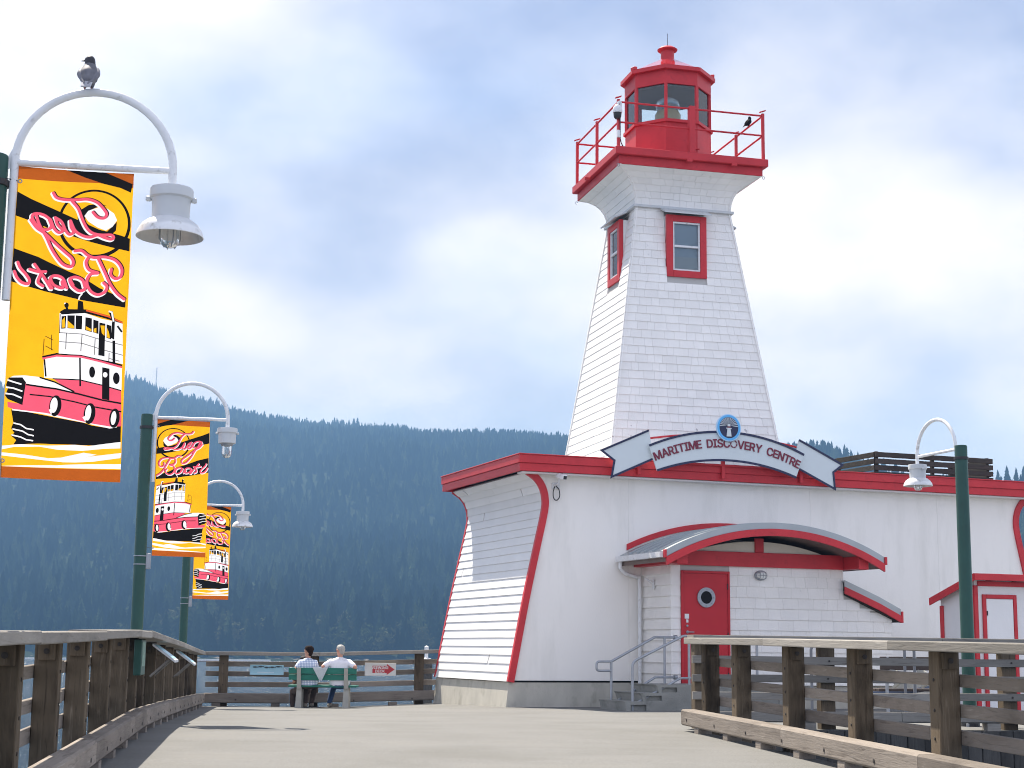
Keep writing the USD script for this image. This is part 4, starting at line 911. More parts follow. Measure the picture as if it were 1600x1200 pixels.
# ================================================================ STREET LAMPS with curved arms
AL, AR, LS_ = .116, 1.073, 1.16
def lamp(label, loc, rz, H, zg, r=.079, bell=True, leg=True, bands=True):
    """loc: pole centre on the ground (x, y); H: height of the arm's cross bar above z = 0"""
    t = thing('street_lamp', label, 'street lamp', (loc[0], loc[1], zg), rz, 'street lamps on green poles')
    h = H - zg
    part('pole', lathe([(r * 1.12, -.9), (r * 1.04, .3), (r, h - .6), (r * .98, h + .025), (r * .9, h + .04), (.002, h + .042)], 20), m_green_pole, t, smooth=40)
    q = np.linspace(math.pi, 0, 26); c = (AL + AR) / 2; hw = (AR - AL) / 2
    pts = ([(AL - .035 * 0, 0, h - .87), (AL, 0, h - .45)] if leg else []) + [(AL, 0, h - .02)] + [(c + hw * math.cos(a), 0, h + .48 * math.sin(a)) for a in q] + [(AR, 0, h - .02), (AR, 0, h - .14)]
    part('arm', tube(pts, .026, 10), m_white_metal, t, smooth=50)
    part('cross_bar', tube([(AL, 0, h), (AR, 0, h - .004)], .022, 10), m_white_metal, t, smooth=50)
    part('gusset', prism([(r * .9, -.005, h - .04), (AL + .02, -.005, h - .04), (AL + .02, -.005, h + .16), (r * .9, -.005, h + .03)], [(r * .9, .005, h - .04), (AL + .02, .005, h - .04), (AL + .02, .005, h + .16), (r * .9, .005, h + .03)]), m_white_metal, t)
    for z_ in (h - .14,): part('clamp', lathe([(r + .006, z_ - .02), (r + .012, z_ - .018), (r + .012, z_ + .018), (r + .006, z_ + .02)], 20), m_black if z_ > h - .3 else m_white_metal, t)
    if bands:
        for z_ in (h - 1.86, h - 1.97): part('band', lathe([(r * 1.02, z_ - .007), (r + .01, z_ - .006), (r + .01, z_ + .006), (r * 1.02, z_ + .007)], 20), m_galv, t)
        part('bracket', cbx(r - .005, r + .06, -.03, .03, h - 2.03, h - 1.82), m_galv, t)
    def sc_(m_): m_ = m_.copy(); m_.apply_transform(np.diag([1.09, 1.09, .95, 1.])); return m_
    hx = 0.0; z = 0.0; z0_ = h - .13; hpart = lambda n_, m_, mt_, p_, smooth=False: part(n_, xf(sc_(m_), (AR, 0, z0_)), mt_, p_, smooth)
    hd = hpart('lamp_head', lathe([(.03, z + .02), (.118, z + .012), (.124, z), (.124, z - .055), (.112, z - .066), (.108, z - .10), (.106, z - .205), (.09, z - .21)], 28, (hx, 0, 0)), m_grey_white, t, smooth=35)
    for a in (0, math.pi): hpart('lug', cbx(hx + math.cos(a) * .128 - .016, hx + math.cos(a) * .128 + .016, -.014, .014, z - .078, z - .045), m_grey_white, hd)
    if bell:
        hpart('shade', lathe([(.100, z - .195), (.125, z - .205), (.160, z - .235), (.182, z - .275), (.191, z - .315), (.187, z - .317), (.178, z - .276), (.156, z - .240), (.122, z - .212), (.06, z - .205)], 32, (hx, 0, 0)), m_white_metal, t, smooth=50)
        zz = z - .21
    else:
        hpart('collar', lathe([(.09, z - .20), (.075, z - .225), (.07, z - .24)], 24, (hx, 0, 0)), m_galv, t, smooth=40); zz = z - .235
    hpart('glass_jar', lathe([(.055, zz), (.058, zz - .04), (.057, zz - .12), (.048, zz - .155), (.028, zz - .172), (.004, zz - .176)], 20, (hx, 0, 0)), m_lens, t, smooth=50)
    for k in range(4):
        a = k * math.pi / 2 + .4; hpart('cage_wire', tube([(hx + .061 * math.cos(a), .061 * math.sin(a), zz), (hx + .062 * math.cos(a), .062 * math.sin(a), zz - .12), (hx + .03 * math.cos(a), .03 * math.sin(a), zz - .178)], .0035, 5), m_galv, t)
    return t
PL1, PL2, PL3 = np.array([-3.199, 9.5]), np.array([-4.906, 21.3]), np.array([-6.447, 32.0])
H1, H2, H3 = 4.0, 4.093, 3.858
lamp('nearest street lamp with bell shade and pigeon, its pole cut by the left picture edge', PL1, RZ_P, H1, deck_z(9.8, -1.6), r=.081)
lamp('street lamp on a green pole with a bare glass jar and no shade', PL2, RZ_P, H2, deck_z(21.8, -1.6), bell=False)
lamp('farthest street lamp of the left row, with bell shade, behind the second banner', PL3, RZ_P, H3, deck_z(32.6, -1.6))
ra = math.atan2(.943, -.33)
zg4 = deck_z(22.8, 9.3)
l4 = lamp('street lamp with bell shade standing behind the right railings', (6.275, 22.15), ra, 3.90, zg4, r=.088, bands=False, leg=False)
bp = part('base_plate', cbx(-.2, .2, -.2, .2, .0, .022, .004), m_black, l4)
for sx_ in (-1, 1):
    for sy_ in (-1, 1): part('anchor_bolt', lathe([(.02, .022), (.02, .06), (.012, .062), (.012, .09)], 8, (sx_ * .15, sy_ * .15, 0)), m_galv, bp)
part('base_sleeve', lathe([(.125, .022), (.12, .16), (.10, .18)], 20), m_black, l4)

px_ = PL1 + .53 * PD
bird('pigeon', 'grey pigeon with dark head and pale rump perched on the lamp arm', (px_[0], px_[1], H1 + .48 + .018), math.radians(98), .71, pg, headturn=1.5)

# ================================================================ TUG BOATS BANNERS. Artwork in banner units: s to the right, d down, as the print is seen from its back
def QA(p): return (p[0] / 4.8, 250 + p[1] / 4.8)
def QB(p): return (p[0] / 3.7524, 440 + p[1] / 3.7524)
def uvof(q):
    x, y = q; d = (y - 262) / 484
    for _ in range(4):
        l, r_ = 21 - 24 * d, 201 - 26 * d; s = (x - l) / (r_ - l); d = (y - (260 + 12 * s)) / (485 - 10 * s)
    return (s * .605, -d * 1.67)
def PA(*l): return Polygon([uvof(QA(p)) for p in l]).buffer(0)
def PB(*l): return Polygon([uvof(QB(p)) for p in l]).buffer(0)
def SA(w, *l): return LineString(spline([uvof(QA(p)) for p in l], 7)).buffer(w)
def SB(w, *l): return LineString([uvof(QB(p)) for p in l]).buffer(w, cap_style=2)
def EB(x, y, rx, ry, rot=0):
    e = affinity.rotate(affinity.scale(Point(0, 0).buffer(1, 12), rx, ry), rot); return Polygon([uvof(QB((x + a, y + b))) for a, b in e.exterior.coords])
k_ = .605 / 180
layers = []      # painter's order, last on top
def ink(c, *g_): layers.append((c, unary_union(list(g_))))
ink('black', PA((455, 70), (600, 78), (750, 92), (955, 185), (940, 250), (860, 212), (740, 180), (600, 130)),
    PA((97, 245), (200, 300), (380, 380), (530, 450), (700, 530), (860, 575), (930, 600), (925, 695), (790, 665), (640, 625), (500, 580), (370, 540), (230, 480), (85, 430)),
    PA((75, 680), (250, 740), (330, 780), (480, 850), (560, 880), (700, 970), (895, 1055), (890, 1115), (740, 1090), (560, 1060), (300, 1000), (55, 932)))
rc_ = uvof(QA((665, 485)))
ink('black', Point(rc_).buffer(272 / 4.8 * k_, 40).difference(Point(rc_[0], rc_[1] + .004).buffer(250 / 4.8 * k_, 40)))
ink('black', PA((540, 440), (560, 380), (620, 342), (690, 333), (760, 345), (700, 352), (640, 378), (595, 420), (600, 470), (650, 520), (760, 545), (835, 470), (825, 540), (800, 562), (700, 560), (600, 520), (545, 480)))
ink('white', PA((590, 425), (620, 385), (690, 362), (760, 370), (812, 408), (835, 460), (800, 510), (750, 538), (690, 515), (620, 468)))
W1 = 11.5 / 4.8 * k_
script_ = [[(360, 250), (385, 285), (450, 300), (540, 300), (620, 298), (690, 325), (740, 380), (757, 415), (735, 443), (690, 435), (655, 398)],
  [(500, 312), (545, 370), (575, 450), (610, 520), (655, 558), (720, 572), (790, 572), (808, 592), (785, 604), (735, 590), (690, 572), (630, 588), (570, 572), (520, 535), (487, 462)],
  [(487, 462), (492, 510), (510, 548), (480, 566), (450, 535), (420, 470), (375, 438)], [(375, 438), (390, 490), (428, 535), (400, 552), (365, 520), (340, 455)],
  [(340, 455), (290, 420), (230, 410), (205, 440), (250, 515), (310, 532), (345, 505), (330, 455)],
  [(195, 460), (240, 520), (300, 562), (370, 630), (440, 695), (495, 745), (508, 785), (488, 812), (440, 798), (400, 758), (350, 680), (310, 590), (260, 500), (235, 425)],
  [(520, 692), (570, 690), (612, 722), (660, 742), (740, 738), (820, 762), (865, 820), (860, 880), (820, 900), (785, 872), (790, 830)], [(690, 742), (740, 850), (780, 940), (830, 1010), (882, 1052)],
  [(625, 735), (602, 780), (625, 835), (690, 858), (635, 868), (607, 925), (632, 990), (685, 1020), (738, 1000), (756, 960), (732, 932)],
  [(592, 960), (575, 912), (525, 890), (482, 906), (500, 955), (550, 992), (590, 980), (597, 945)], [(482, 906), (505, 948)],
  [(460, 972), (430, 900), (375, 880), (342, 900), (365, 950), (428, 972), (425, 925)], [(342, 895), (330, 940), (352, 975)],
  [(225, 797), (290, 890), (342, 975)], [(190, 836), (250, 852), (305, 850)], [(270, 870), (250, 930), (285, 960)],
  [(104, 786), (122, 828), (162, 874), (188, 918), (176, 946), (132, 936), (98, 900), (80, 856)]]
stro = unary_union([SA(W1, *s) for s in script_])
ink('white', affinity.translate(stro.buffer(.0025), -.0048, -.0058)); ink('black', affinity.translate(stro, .005, .003)); ink('letters', stro)
# the tug boat
ink('black', PB((48, 758), (150, 770), (300, 795), (450, 820), (500, 836), (600, 850), (665, 835), (662, 930), (560, 950), (400, 946), (200, 945), (60, 955), (75, 930), (45, 905), (65, 890), (48, 865), (60, 830)))
ink('white', SB(.0035, (60, 834), (100, 842), (130, 862), (172, 868)), SB(.0035, (55, 868), (110, 878), (140, 896), (172, 902)), SB(.0035, (50, 902), (100, 912), (130, 926), (168, 930)))
ink('white', SB(.005, (55, 757), (200, 768), (320, 790), (460, 815), (520, 830), (600, 846), (640, 840)))
ink('pink', PB((125, 605), (250, 620), (300, 630), (400, 645), (560, 690), (668, 705), (668, 838), (600, 840), (500, 825), (320, 785), (240, 770), (60, 755), (30, 745), (28, 715), (110, 725), (120, 660)))
ink('white', PB((228, 452), (300, 438), (430, 440), (560, 473), (675, 500), (670, 637), (560, 605), (430, 573), (230, 570)))
ink('pink', PB((278, 570), (430, 574), (560, 604), (668, 634), (668, 710), (560, 690), (400, 645), (330, 610)))
ink('white', PB((30, 582), (60, 566), (120, 560), (200, 566), (280, 592), (400, 650), (300, 632), (130, 606)))
ink('black', SB(.0045, (130, 612), (300, 631), (420, 656), (560, 691), (668, 709)), SB(.0035, (150, 668), (260, 675), (400, 702), (520, 731), (668, 756)), SB(.004, (205, 568), (290, 592), (400, 645)),
    SB(.003, (278, 573), (430, 576), (560, 606), (668, 636)))
ink('black', PB((35, 576), (110, 572), (130, 600), (120, 660), (110, 730), (30, 700), (15, 680), (30, 640), (20, 620)))
ink('white', SB(.004, (28, 590), (60, 600), (105, 612)), SB(.004, (20, 632), (60, 636), (110, 652)), SB(.004, (18, 668), (60, 672), (105, 690)))
ink('black', SB(.0045, (433, 450), (433, 612)), SB(.004, (232, 463), (240, 562)), SB(.0045, (220, 450), (300, 430), (440, 434), (560, 462), (675, 492)))
ink('pink', SB(.005, (220, 460), (300, 441), (440, 444), (560, 472), (675, 503)))
ink('black', EB(502, 531, 17, 32), EB(641, 566, 19, 33), PB((560, 503), (602, 511), (600, 692), (558, 684)))
ink('white', EB(577, 546, 13, 15))
ink('white', PB((318, 195), (460, 190), (560, 225), (680, 247), (680, 485), (560, 460), (440, 433), (313, 428)))
ink('black', PB((330, 212), (356, 210), (352, 282), (327, 285)), PB((363, 206), (405, 206), (403, 284), (362, 280)), PB((412, 206), (447, 209), (445, 286), (409, 284)), PB((466, 216), (503, 222), (502, 302), (463, 290)),
    PB((511, 229), (541, 237), (540, 312), (509, 302)), PB((546, 246), (580, 252), (574, 440), (538, 434)), PB((588, 256), (614, 264), (612, 342), (586, 334)))
ink('orange', PB((333, 235), (349, 214), (348, 276), (333, 279)), PB((364, 236), (401, 268), (400, 281), (364, 277)), PB((468, 268), (499, 284), (499, 297), (467, 287)), PB((514, 282), (528, 276), (528, 305), (513, 300)), PB((552, 262), (576, 264), (574, 322), (560, 308)), PB((589, 276), (600, 300), (606, 336), (588, 330)))
ink('black', PB((318, 187), (345, 170), (470, 170), (600, 205), (680, 240), (680, 252), (560, 216), (460, 191), (330, 202)))
ink('red', SB(.004, (470, 176), (600, 211), (680, 247)))
ink('black', PB((425, 118), (452, 125), (457, 174), (420, 170)), EB(358, 147, 13, 15), SB(.006, (358, 158), (362, 172)), PB((598, 182), (622, 178), (636, 232), (630, 344), (610, 334), (620, 236)), SB(.007, (628, 350), (628, 482)), SB(.005, (650, 265), (675, 300)))
ink('white', SB(.0045, (600, 180), (618, 186), (628, 240)), SB(.004, (427, 116), (433, 96), (444, 84), (450, 70)), SB(.003, (345, 140), (352, 134)))
ink('black', SB(.0016, (315, 307), (445, 313), (560, 346), (680, 376)), SB(.0016, (315, 359), (445, 366), (560, 401), (680, 434)), SB(.0018, (357, 307), (352, 402)), SB(.0018, (446, 313), (438, 412)), SB(.0018, (521, 338), (515, 432)), SB(.0018, (601, 420), (598, 472)),
    SB(.0018, (231, 345), (224, 442)), SB(.0018, (238, 330), (282, 352)), SB(.0018, (272, 320), (272, 410)), SB(.0018, (238, 386), (282, 410)), SB(.0018, (322, 200), (318, 310)), SB(.0016, (600, 452), (660, 468)))
ink('black', EB(292, 727, 34, 60, 8), EB(486, 768, 33, 60, 8), EB(628, 793, 30, 55, 8))
ink('white', EB(284, 724, 20, 44, 8), EB(478, 764, 17, 44, 8), EB(623, 792, 15, 40, 8), PB((255, 752), (275, 738), (270, 780)), PB((445, 790), (470, 775), (462, 815)))
ink('white', PB((-5, 966), (100, 952), (250, 955), (400, 946), (480, 952), (560, 940), (662, 926), (660, 962), (560, 967), (440, 980), (300, 976), (200, 962), (60, 970), (-5, 986)), PB((-5, 1003), (120, 1010), (250, 1026), (320, 1021), (450, 990), (525, 1000), (420, 1026), (330, 1046), (200, 1036), (-5, 1020)),
    PB((330, 1046), (480, 1012), (665, 988), (660, 1016), (500, 1040), (400, 1046)), PB((300, 1064), (420, 1056), (665, 1050), (660, 1078), (-8, 1080), (120, 1070)))
INK = {'orange': (.93, .46, .012), 'black': (.012, .011, .012), 'pink': (.80, .10, .17), 'white': (.86, .86, .88), 'letters': (.80, .10, .17), 'red': (.80, .11, .03), 'hem': (.60, .13, .015)}
full = sbox(0, -1.67, .605, 0)
hemA = PA((60, 30), (990, 60), (985, 215), (940, 215), (700, 172), (400, 160), (90, 145)).intersection(full)
hemB = PB((-20, 1081), (700, 1083), (700, 1200), (-20, 1200)).intersection(full)
res = {}; cover = Polygon()
for c, g_ in reversed(layers):
    g_ = g_.intersection(full).buffer(0); vis = g_.difference(cover); res[c] = unary_union([res.get(c, Polygon()), vis]); cover = unary_union([cover, g_])
res['orange'] = unary_union([res['orange'], full.difference(cover)])
hem_ = hemA.union(hemB)
res['hem'] = res['orange'].intersection(hemA); res['hem2'] = res['orange'].intersection(hemB); res['orange'] = res['orange'].difference(hem_)
pale = res['white'].intersection(hemB); res['white'] = res['white'].difference(hemB)
M_INK = {c: cloth('banner_' + c, v, {'hem': .25, 'black': .05}.get(c, .5)) for c, v in INK.items()}
M_INK['pale'] = cloth('banner_pale_hem', (.72, .46, .34), .3); res['pale'] = pale
M_INK['hem2'] = M_INK['hem']
NM = {'orange': 'cloth', 'hem': 'hem', 'hem2': 'hem', 'letters': 'pink_lettering', 'pale': 'pale_print', 'black': 'black_print', 'white': 'white_print', 'pink': 'pink_print', 'red': 'red_print'}
def banner(label, loc, H, mirror, h_=1.93):
    t = thing('banner', label, 'banner', (loc[0], loc[1], H - .022), RZ_P, 'tug boat banners on the lamps')
    a0 = .137; bw = .70
    def fn(x, y):
        d = -y / 1.67; s = x / .605
        if mirror: s = 1 - s
        return (a0 + bw * s + .012 * d, -.022 * math.sin(3.1 * d) * (1 - .4 * s) + .020 * math.sin(s * 3.14) + .007 * math.sin(5.5 * s + 3 * d) * math.sin(6 * d), -.012 * s + y * h_ / 1.67)
    for c in ('orange', 'hem', 'hem2', 'pale', 'black', 'white', 'letters', 'pink', 'red'):
        comps = sorted(polys(res[c]), key=lambda q: -q.area)
        big = [q for q in comps if q.area > .0035] or comps[:1]; small = comps[len(big):]
        for g_, kind_ in [(q, None) for q in big] + ([(MultiPolygon(small), 'stuff')] if small else []):
          cells = []
          for iy in range(14):
              for ix in range(7):
                cells += polys(g_.intersection(sbox(ix * .605 / 7, -1.67 + iy * 1.67 / 14, (ix + 1) * .605 / 7, -1.67 + (iy + 1) * 1.67 / 14)))
          cells = [q for q in cells if q.area > 1e-8]
          if cells: part(NM[c] if kind_ is None else NM[c].replace('print', 'marks') if 'print' in NM[c] else NM[c] + '_scraps', sheet(MultiPolygon(cells), fn), M_INK[c], t, kind=kind_)
    for zz_ in (-.10, -h_ + .10):
        s = .022; e = tube([(a0 + .02 + .011 * math.cos(q), -.014, zz_ + .011 * math.sin(q)) for q in np.linspace(0, 6.283, 12)], .004, 5); part('eyelet', e, m_galv, t)
        part('tie', tube([(a0 + .015, -.012, zz_), (.06, -.03, zz_ + .012)], .003, 5), m_black, t)
    return t
banner('large orange tug boat banner seen from its back on the nearest lamp, lettering mirrored', PL1, H1, False)
banner('orange tug boat banner with readable lettering on the second green pole', PL2, H2, True, 1.83)
banner('smallest orange tug boat banner, mirrored, partly hidden behind the second one', PL3, H3, False, 1.85)
# ================================================================ BENCH, PEOPLE, SIGNS, SMALL THINGS
BX, BY = -3.76, 33.0; BZ = deck_z(33.2, 1.05)
t = thing('park_bench', 'green slatted bench with grey concrete legs facing the sea', 'bench', (BX, BY, BZ))
for x_ in (-.475, .475):
    part('leg', hexa([(x_ - .062, -.20, -.01), (x_ + .062, -.20, -.01), (x_ + .062, .22, -.01), (x_ - .062, .22, -.01), (x_ - .048, -.12, .41), (x_ + .048, -.12, .41), (x_ + .048, .26, .41), (x_ - .048, .26, .41)]), m_leg, t)
    part('back_support', hexa([(x_ - .042, -.155, .38), (x_ + .042, -.155, .38), (x_ + .042, -.07, .40), (x_ - .042, -.07, .40), (x_ - .038, -.265, .795), (x_ + .038, -.265, .795), (x_ + .038, -.205, .795), (x_ - .038, -.205, .795)]), m_leg, t)
for z0, z1, y_ in ((.555, .672, -.155), (.680, .800, -.185)): part('back_slat', cbx(-.685, .685, y_ - .02, y_ + .02, z0, z1, .006), m_green_bench, t)
for y0 in (-.11, .04, .19): part('seat_slat', cbx(-.70, .69, y0, y0 + .135, .412, .455, .006), m_green_bench, t)

def skin(n, c): return paint(n, c, .55, .06, 12.)
def hand(w, d, side):
    """short curled hand at wrist w pointing along d: palm, four fingers, thumb"""
    w = np.array(w, float); d = np.array(d, float); d /= np.linalg.norm(d); up = np.array([0, 0, 1.0]); x = np.cross(d, up); x /= np.linalg.norm(x); dn = np.cross(d, x)
    if dn[2] > 0: dn = -dn
    bones = [[(w, .024), (w + d * .055 + x * .022, .014), (w + d * .055 - x * .022, .014)], [(w + d * .055 + x * .024, .014), (w + d * .085 + x * .026, .012), (w + d * .085 - x * .026, .012), (w + d * .055 - x * .024, .014)]]
    for k, L in enumerate((.062, .072, .068, .052)):
        b = w + d * .085 + x * (-.027 + .018 * k); m1 = b + d * L * .5 + dn * .010; e = m1 + d * L * .35 + dn * .030
        bones += [[(b, .0095), (m1, .0085)], [(m1, .0085), (e, .0075)]]
    b = w + d * .03 - x * side * .028; m1 = b + d * .03 - x * side * .026 + dn * .008; bones += [[(b, .012), (m1, .010)], [(m1, .010), (m1 + d * .03, .008)]]
    return bones
def person(label, loc, rz, k, arms, legs, hair, shirt_m, trouser_m, shoe_m, skin_m, hair_m, lean=0.0, headturn=0.0, broad=1.0, cap=None, short=True):
    """seated figure facing +y; joints in metres for k = 1"""
    t = thing('person', label, 'person', loc, rz)
    V = lambda x, y, z: np.array([x, y, z], float)
    def L(p):
        p = np.array(p, float); dz = max(p[2] - .5, 0); return np.array([p[0], p[1] + lean * dz, p[2]]) * k
    B = lambda *b: [(L(c), r * k) for c, r in b]
    nk, hd = V(0, -.05, 1.05), V(0, -.015, 1.19)
    torso = [B(((-.09, 0, .53), .115), ((.09, 0, .53), .115), ((-.08 * broad, -.05, .74), .105), ((.08 * broad, -.05, .74), .105)),
             B(((-.08 * broad, -.05, .74), .105), ((.08 * broad, -.05, .74), .105), ((-.11 * broad, -.07, .93), .085), ((.11 * broad, -.07, .93), .085)),
             B(((-.11 * broad, -.07, .93), .085), ((.11 * broad, -.07, .93), .085), ((0, -.06, 1.0), .06)), B(((0, -.06, .98), .058), ((0, -.03, 1.10), .050))]
    c, s = math.cos(headturn), math.sin(headturn); fw = lambda a, z, l=0: hd + V(-s * a + c * l, c * a + s * l, z)
    head = [B((fw(-.018, .03), .082), (fw(.02, .025), .076), (fw(.025, -.055), .055), (fw(-.015, -.03), .070)), B((fw(.088, -.012), .012), (fw(.085, .02), .008), (fw(.102, -.024), .010)), B((fw(.085, -.055), .012)), B((fw(.07, -.085), .022), (fw(.03, -.06), .04))]
    for q in (1, -1): head += [B((fw(-.005, -.005, .083 * q), .012), (fw(-.012, .022, .088 * q), .013), (fw(-.002, -.028, .08 * q), .008)), B((fw(.078, .012, .03 * q), .013))]
    limbs = []; sl = []; tr = []; sh_ = []
    for q, (el, wr, hdir) in zip((-1, 1), arms):
        so = V(.165 * broad * q, -.065, .955)
        limbs += [B((so, .058), (el, .042)), B((el, .042), (wr, .027))] + [[(c_ , r_) for c_, r_ in b] for b in hand(L(wr), hdir, q)]
        mid = so + (np.array(el) - so) * (.72 if short else 1.0)
        sl += [B((so, .070), (mid, .060))]
        if not short: sl += [B((el, .052), (np.array(wr) * .85 + np.array(el) * .15, .038))]
    for q, (kn, an) in zip((-1, 1), legs):
        hp = V(.09 * q, .02, .50)
        limbs += [B((hp, .082), (kn, .058)), B((kn, .056), (an, .040)), B((an, .042), (np.array(an) + (0, .10, -.045), .032), (np.array(an) + (0, -.04, -.04), .03))]
        tr += [B((hp, .098), (kn, .070)), B((kn, .069), (np.array(an) + (0, 0, .04), .056))]
        sh_.append(B((np.array(an) + (0, -.045, -.035), .044), (np.array(an) + (0, .03, -.01), .046), (np.array(an) + (0, .13, -.045), .036), (np.array(an) + (0, .17, -.05), .028)))
    part('body', chain(torso + head + limbs, 12, .016 * k, 4), skin_m, t, smooth=True)
    part('shirt', chain([[(c_, r_ + .012 * k) for c_, r_ in b] for b in torso[:3]] + sl, 14, .03, 6), shirt_m, t, smooth=True)
    tq = [B(((-.09, .0, .52), .125), ((.09, .0, .52), .125))]
    part('trousers', chain(tq + tr, 12, .03, 5), trouser_m, t, smooth=True)
    for b in sh_: part('shoe', mf(hull_of(b, 12)), shoe_m, t, smooth=50)
    hb = [B((fw(-.026, .045), .085), (fw(.022, .062), .070), (fw(-.05, -.02), .060))]
    if hair == 'full': hb += [B((fw(-.03, .055, .03), .075), (fw(-.03, .055, -.03), .075)), B((fw(.05, .075), .042), (fw(-.045, -.045), .055))]
    hm = chain(hb, 16, .018, 2)
    hm.vertices += (.010 if hair == 'full' else .004) * (meshkit.fbm(hm.vertices * 45, 3, 3)[:, None] - .5) * hm.vertex_normals
    part('hair', hm, hair_m, t, smooth=True)
    if cap is not None:
        cp = part('cap', chain([B((fw(-.015, .06), .092), (fw(.02, .07), .08))], 16, .02, 2), cap, t, smooth=True)
        part('brim', mf(hull_of(B((fw(.07, .045, .05), .012), (fw(.07, .045, -.05), .012), (fw(.15, .03, .03), .008), (fw(.15, .03, -.03), .008)), 10)), cap, cp, smooth=50)
    return t
m_tee = paint('white_cotton', (.78, .77, .82), .85, .04, 14.)
m_jeans = paint('blue_denim', (.03, .065, .16), .85, .25, 30.)
m_brown = paint('brown_cloth', (.07, .045, .035), .85, .2, 20.)
m_shoe = paint('beige_shoe', (.25, .22, .18), .7, .2, 20.)
m_grayhair = paint('grey_hair', (.33, .32, .30), .7, .35, 60.); m_darkhair = paint('dark_brown_hair', (.018, .010, .007), .9, .4, 60., spec=.1)
m_cap = paint('dark_cap', (.015, .014, .018), .8, .1, 20.)
m_plaid = mat('plaid_cotton', {'tc': ('texture_coordinate', {}), 'm1': ('mapping', {'scale': (18, 18, 18)}), 'w1': ('wave_texture', {'bands_direction': 'x', 'scale': .55}), 'w2': ('wave_texture', {'bands_direction': 'z', 'scale': .5}),
    'a': ('map_range', {'from_min': .80, 'from_max': .92, 'clamp': True}), 'b': ('map_range', {'from_min': .80, 'from_max': .92, 'clamp': True}), 'mx': ('math', {'math_type': 'maximum'}),
    'c': ('mix_color', {'a': (.78, .83, .90), 'b': (.16, .25, .46)}), 'p': ('principled_bsdf', {'roughness': .85})},
    [('tc.object', 'm1.vector'), ('m1.vector', 'w1.vector'), ('m1.vector', 'w2.vector'), ('w1.fac', 'a.value'), ('w2.fac', 'b.value'), ('a.result', 'mx.value1'), ('b.result', 'mx.value2'), ('mx.value', 'c.fac'), ('c.result', 'p.base_color')])
sk1, sk2, sk3 = skin('fair_skin', (.52, .27, .19)), skin('light_skin', (.48, .25, .17)), skin('tan_skin', (.40, .21, .14))
person('person with grey hair in a white t-shirt and jeans, elbows spread on the bench back', (BX + .33, BY - .015, BZ), 0, .96,
       [((-.34, -.20, .86), (-.30, .05, .80), (.3, 1, -.3)), ((.34, -.20, .855), (.31, .05, .80), (-.3, 1, -.3))], [((-.15, .44, .49), (-.24, .34, .08)), ((.12, .45, .49), (.10, .50, .08))],
       'short', m_tee, m_jeans, m_shoe, sk1, m_grayhair, headturn=.75, broad=1.12)
person('person with dark hair in a blue plaid shirt, sitting left on the bench', (BX - .32, BY - .0, BZ), 0, .94,
       [((-.24, -.18, .83), (-.28, .04, .77), (.2, 1, -.3)), ((.20, .02, .75), (.12, .26, .62), (-.2, 1, -.2))], [((-.10, .44, .49), (-.06, .22, .08)), ((.12, .45, .49), (.05, .40, .08))],
       'full', m_plaid, m_brown, m_shoe, sk2, m_darkhair, headturn=.95, broad=.9)
person('small person in a dark cap, mostly hidden beyond the one in plaid', (BX - .50, BY + .62, BZ - .12), .5, .86,
       [((-.22, .0, .72), (-.15, .2, .66), (.2, 1, 0)), ((.22, .0, .72), (.15, .2, .66), (-.2, 1, 0))], [((-.10, .40, .49), (-.10, .36, .08)), ((.10, .40, .49), (.10, .36, .08))],
       'full', m_brown, m_brown, m_shoe, sk3, m_darkhair, headturn=.9, broad=.85, cap=m_cap)
tp = BZ - .12
# cloth over the bench back
xs = np.linspace(-1, 1, 13); ys = np.linspace(0, 1, 12); v = []; f = []
for j, b in enumerate(ys):
    for a in xs:
        w = .155 * (1 - max(b - .18, 0) * 1.08); fold = .008 * math.sin(a * 9 + b * 2) * b
        over = min(b / .18, 1.0); y_ = -.16 - .058 * over - .012 * b + fold; z_ = .812 - max(b - .18, 0) * .31 + (.004 if b < .2 else 0) - .02 * abs(a) * b
        if b < .18: y_ = -.155 - .075 * (b / .18)
        v.append((BX - .05 + a * w + .02 * b, BY + y_ - .012, BZ + z_))
for j in range(11):
    for i in range(12): q = j * 13 + i; f += [[q, q+1, q+14], [q, q+14, q+13]]
top('towel', trimesh.Trimesh(np.array(v), np.array(f), process=False), cloth('white_towel', (.74, .78, .80), .25), 'white cloth draped in a point over the back of the green bench', 'cloth', smooth=True)

m_board = paint('sign_board_white', (.72, .72, .70), .5, .03); m_arrow = paint('sign_red', (.50, .03, .045), .45, .04); m_lett = paint('sign_lettering_white', (.85, .85, .84), .5, .02)
def fence_at(x, d): p = fo_ + x * FD - d * np.array([-FD[1], FD[0]]); return p
# VIEWING DECK sign
fx = 3.60; p = fence_at(fx, -.30); t = thing('viewing_deck_sign', 'white board with red arrow reading VIEWING DECK on the sea front railing', 'sign', (p[0], p[1], zfar(fx) + .745), math.atan2(FD[1], FD[0]))
part('board', cbx(-.33, .33, -.02, .0, -.135, .135, .004), m_board, t)
ar = Polygon([(-.17, -.075), (.135, -.075), (.135, -.115), (.30, .0), (.135, .115), (.135, .075), (-.17, .075)])
part('arrow', extrude(ar, .003, lambda x, y, d: (x, -.0205 - d, y)), m_arrow, t)
for w_, zz_, cx in (('VIEWING', .010, -.012), ('DECK', -.064, -.01)):
    m_ = meshkit.text_mesh(w_, .056, .003, bold=True); b_ = m_.bounds; m_.apply_translation((cx - (b_[0][0] + b_[1][0]) / 2, zz_, 0)); m_.vertices = np.stack([m_.vertices[:, 0], -.024 - m_.vertices[:, 2], m_.vertices[:, 1]], 1); part('lettering', m_, m_lett, t)
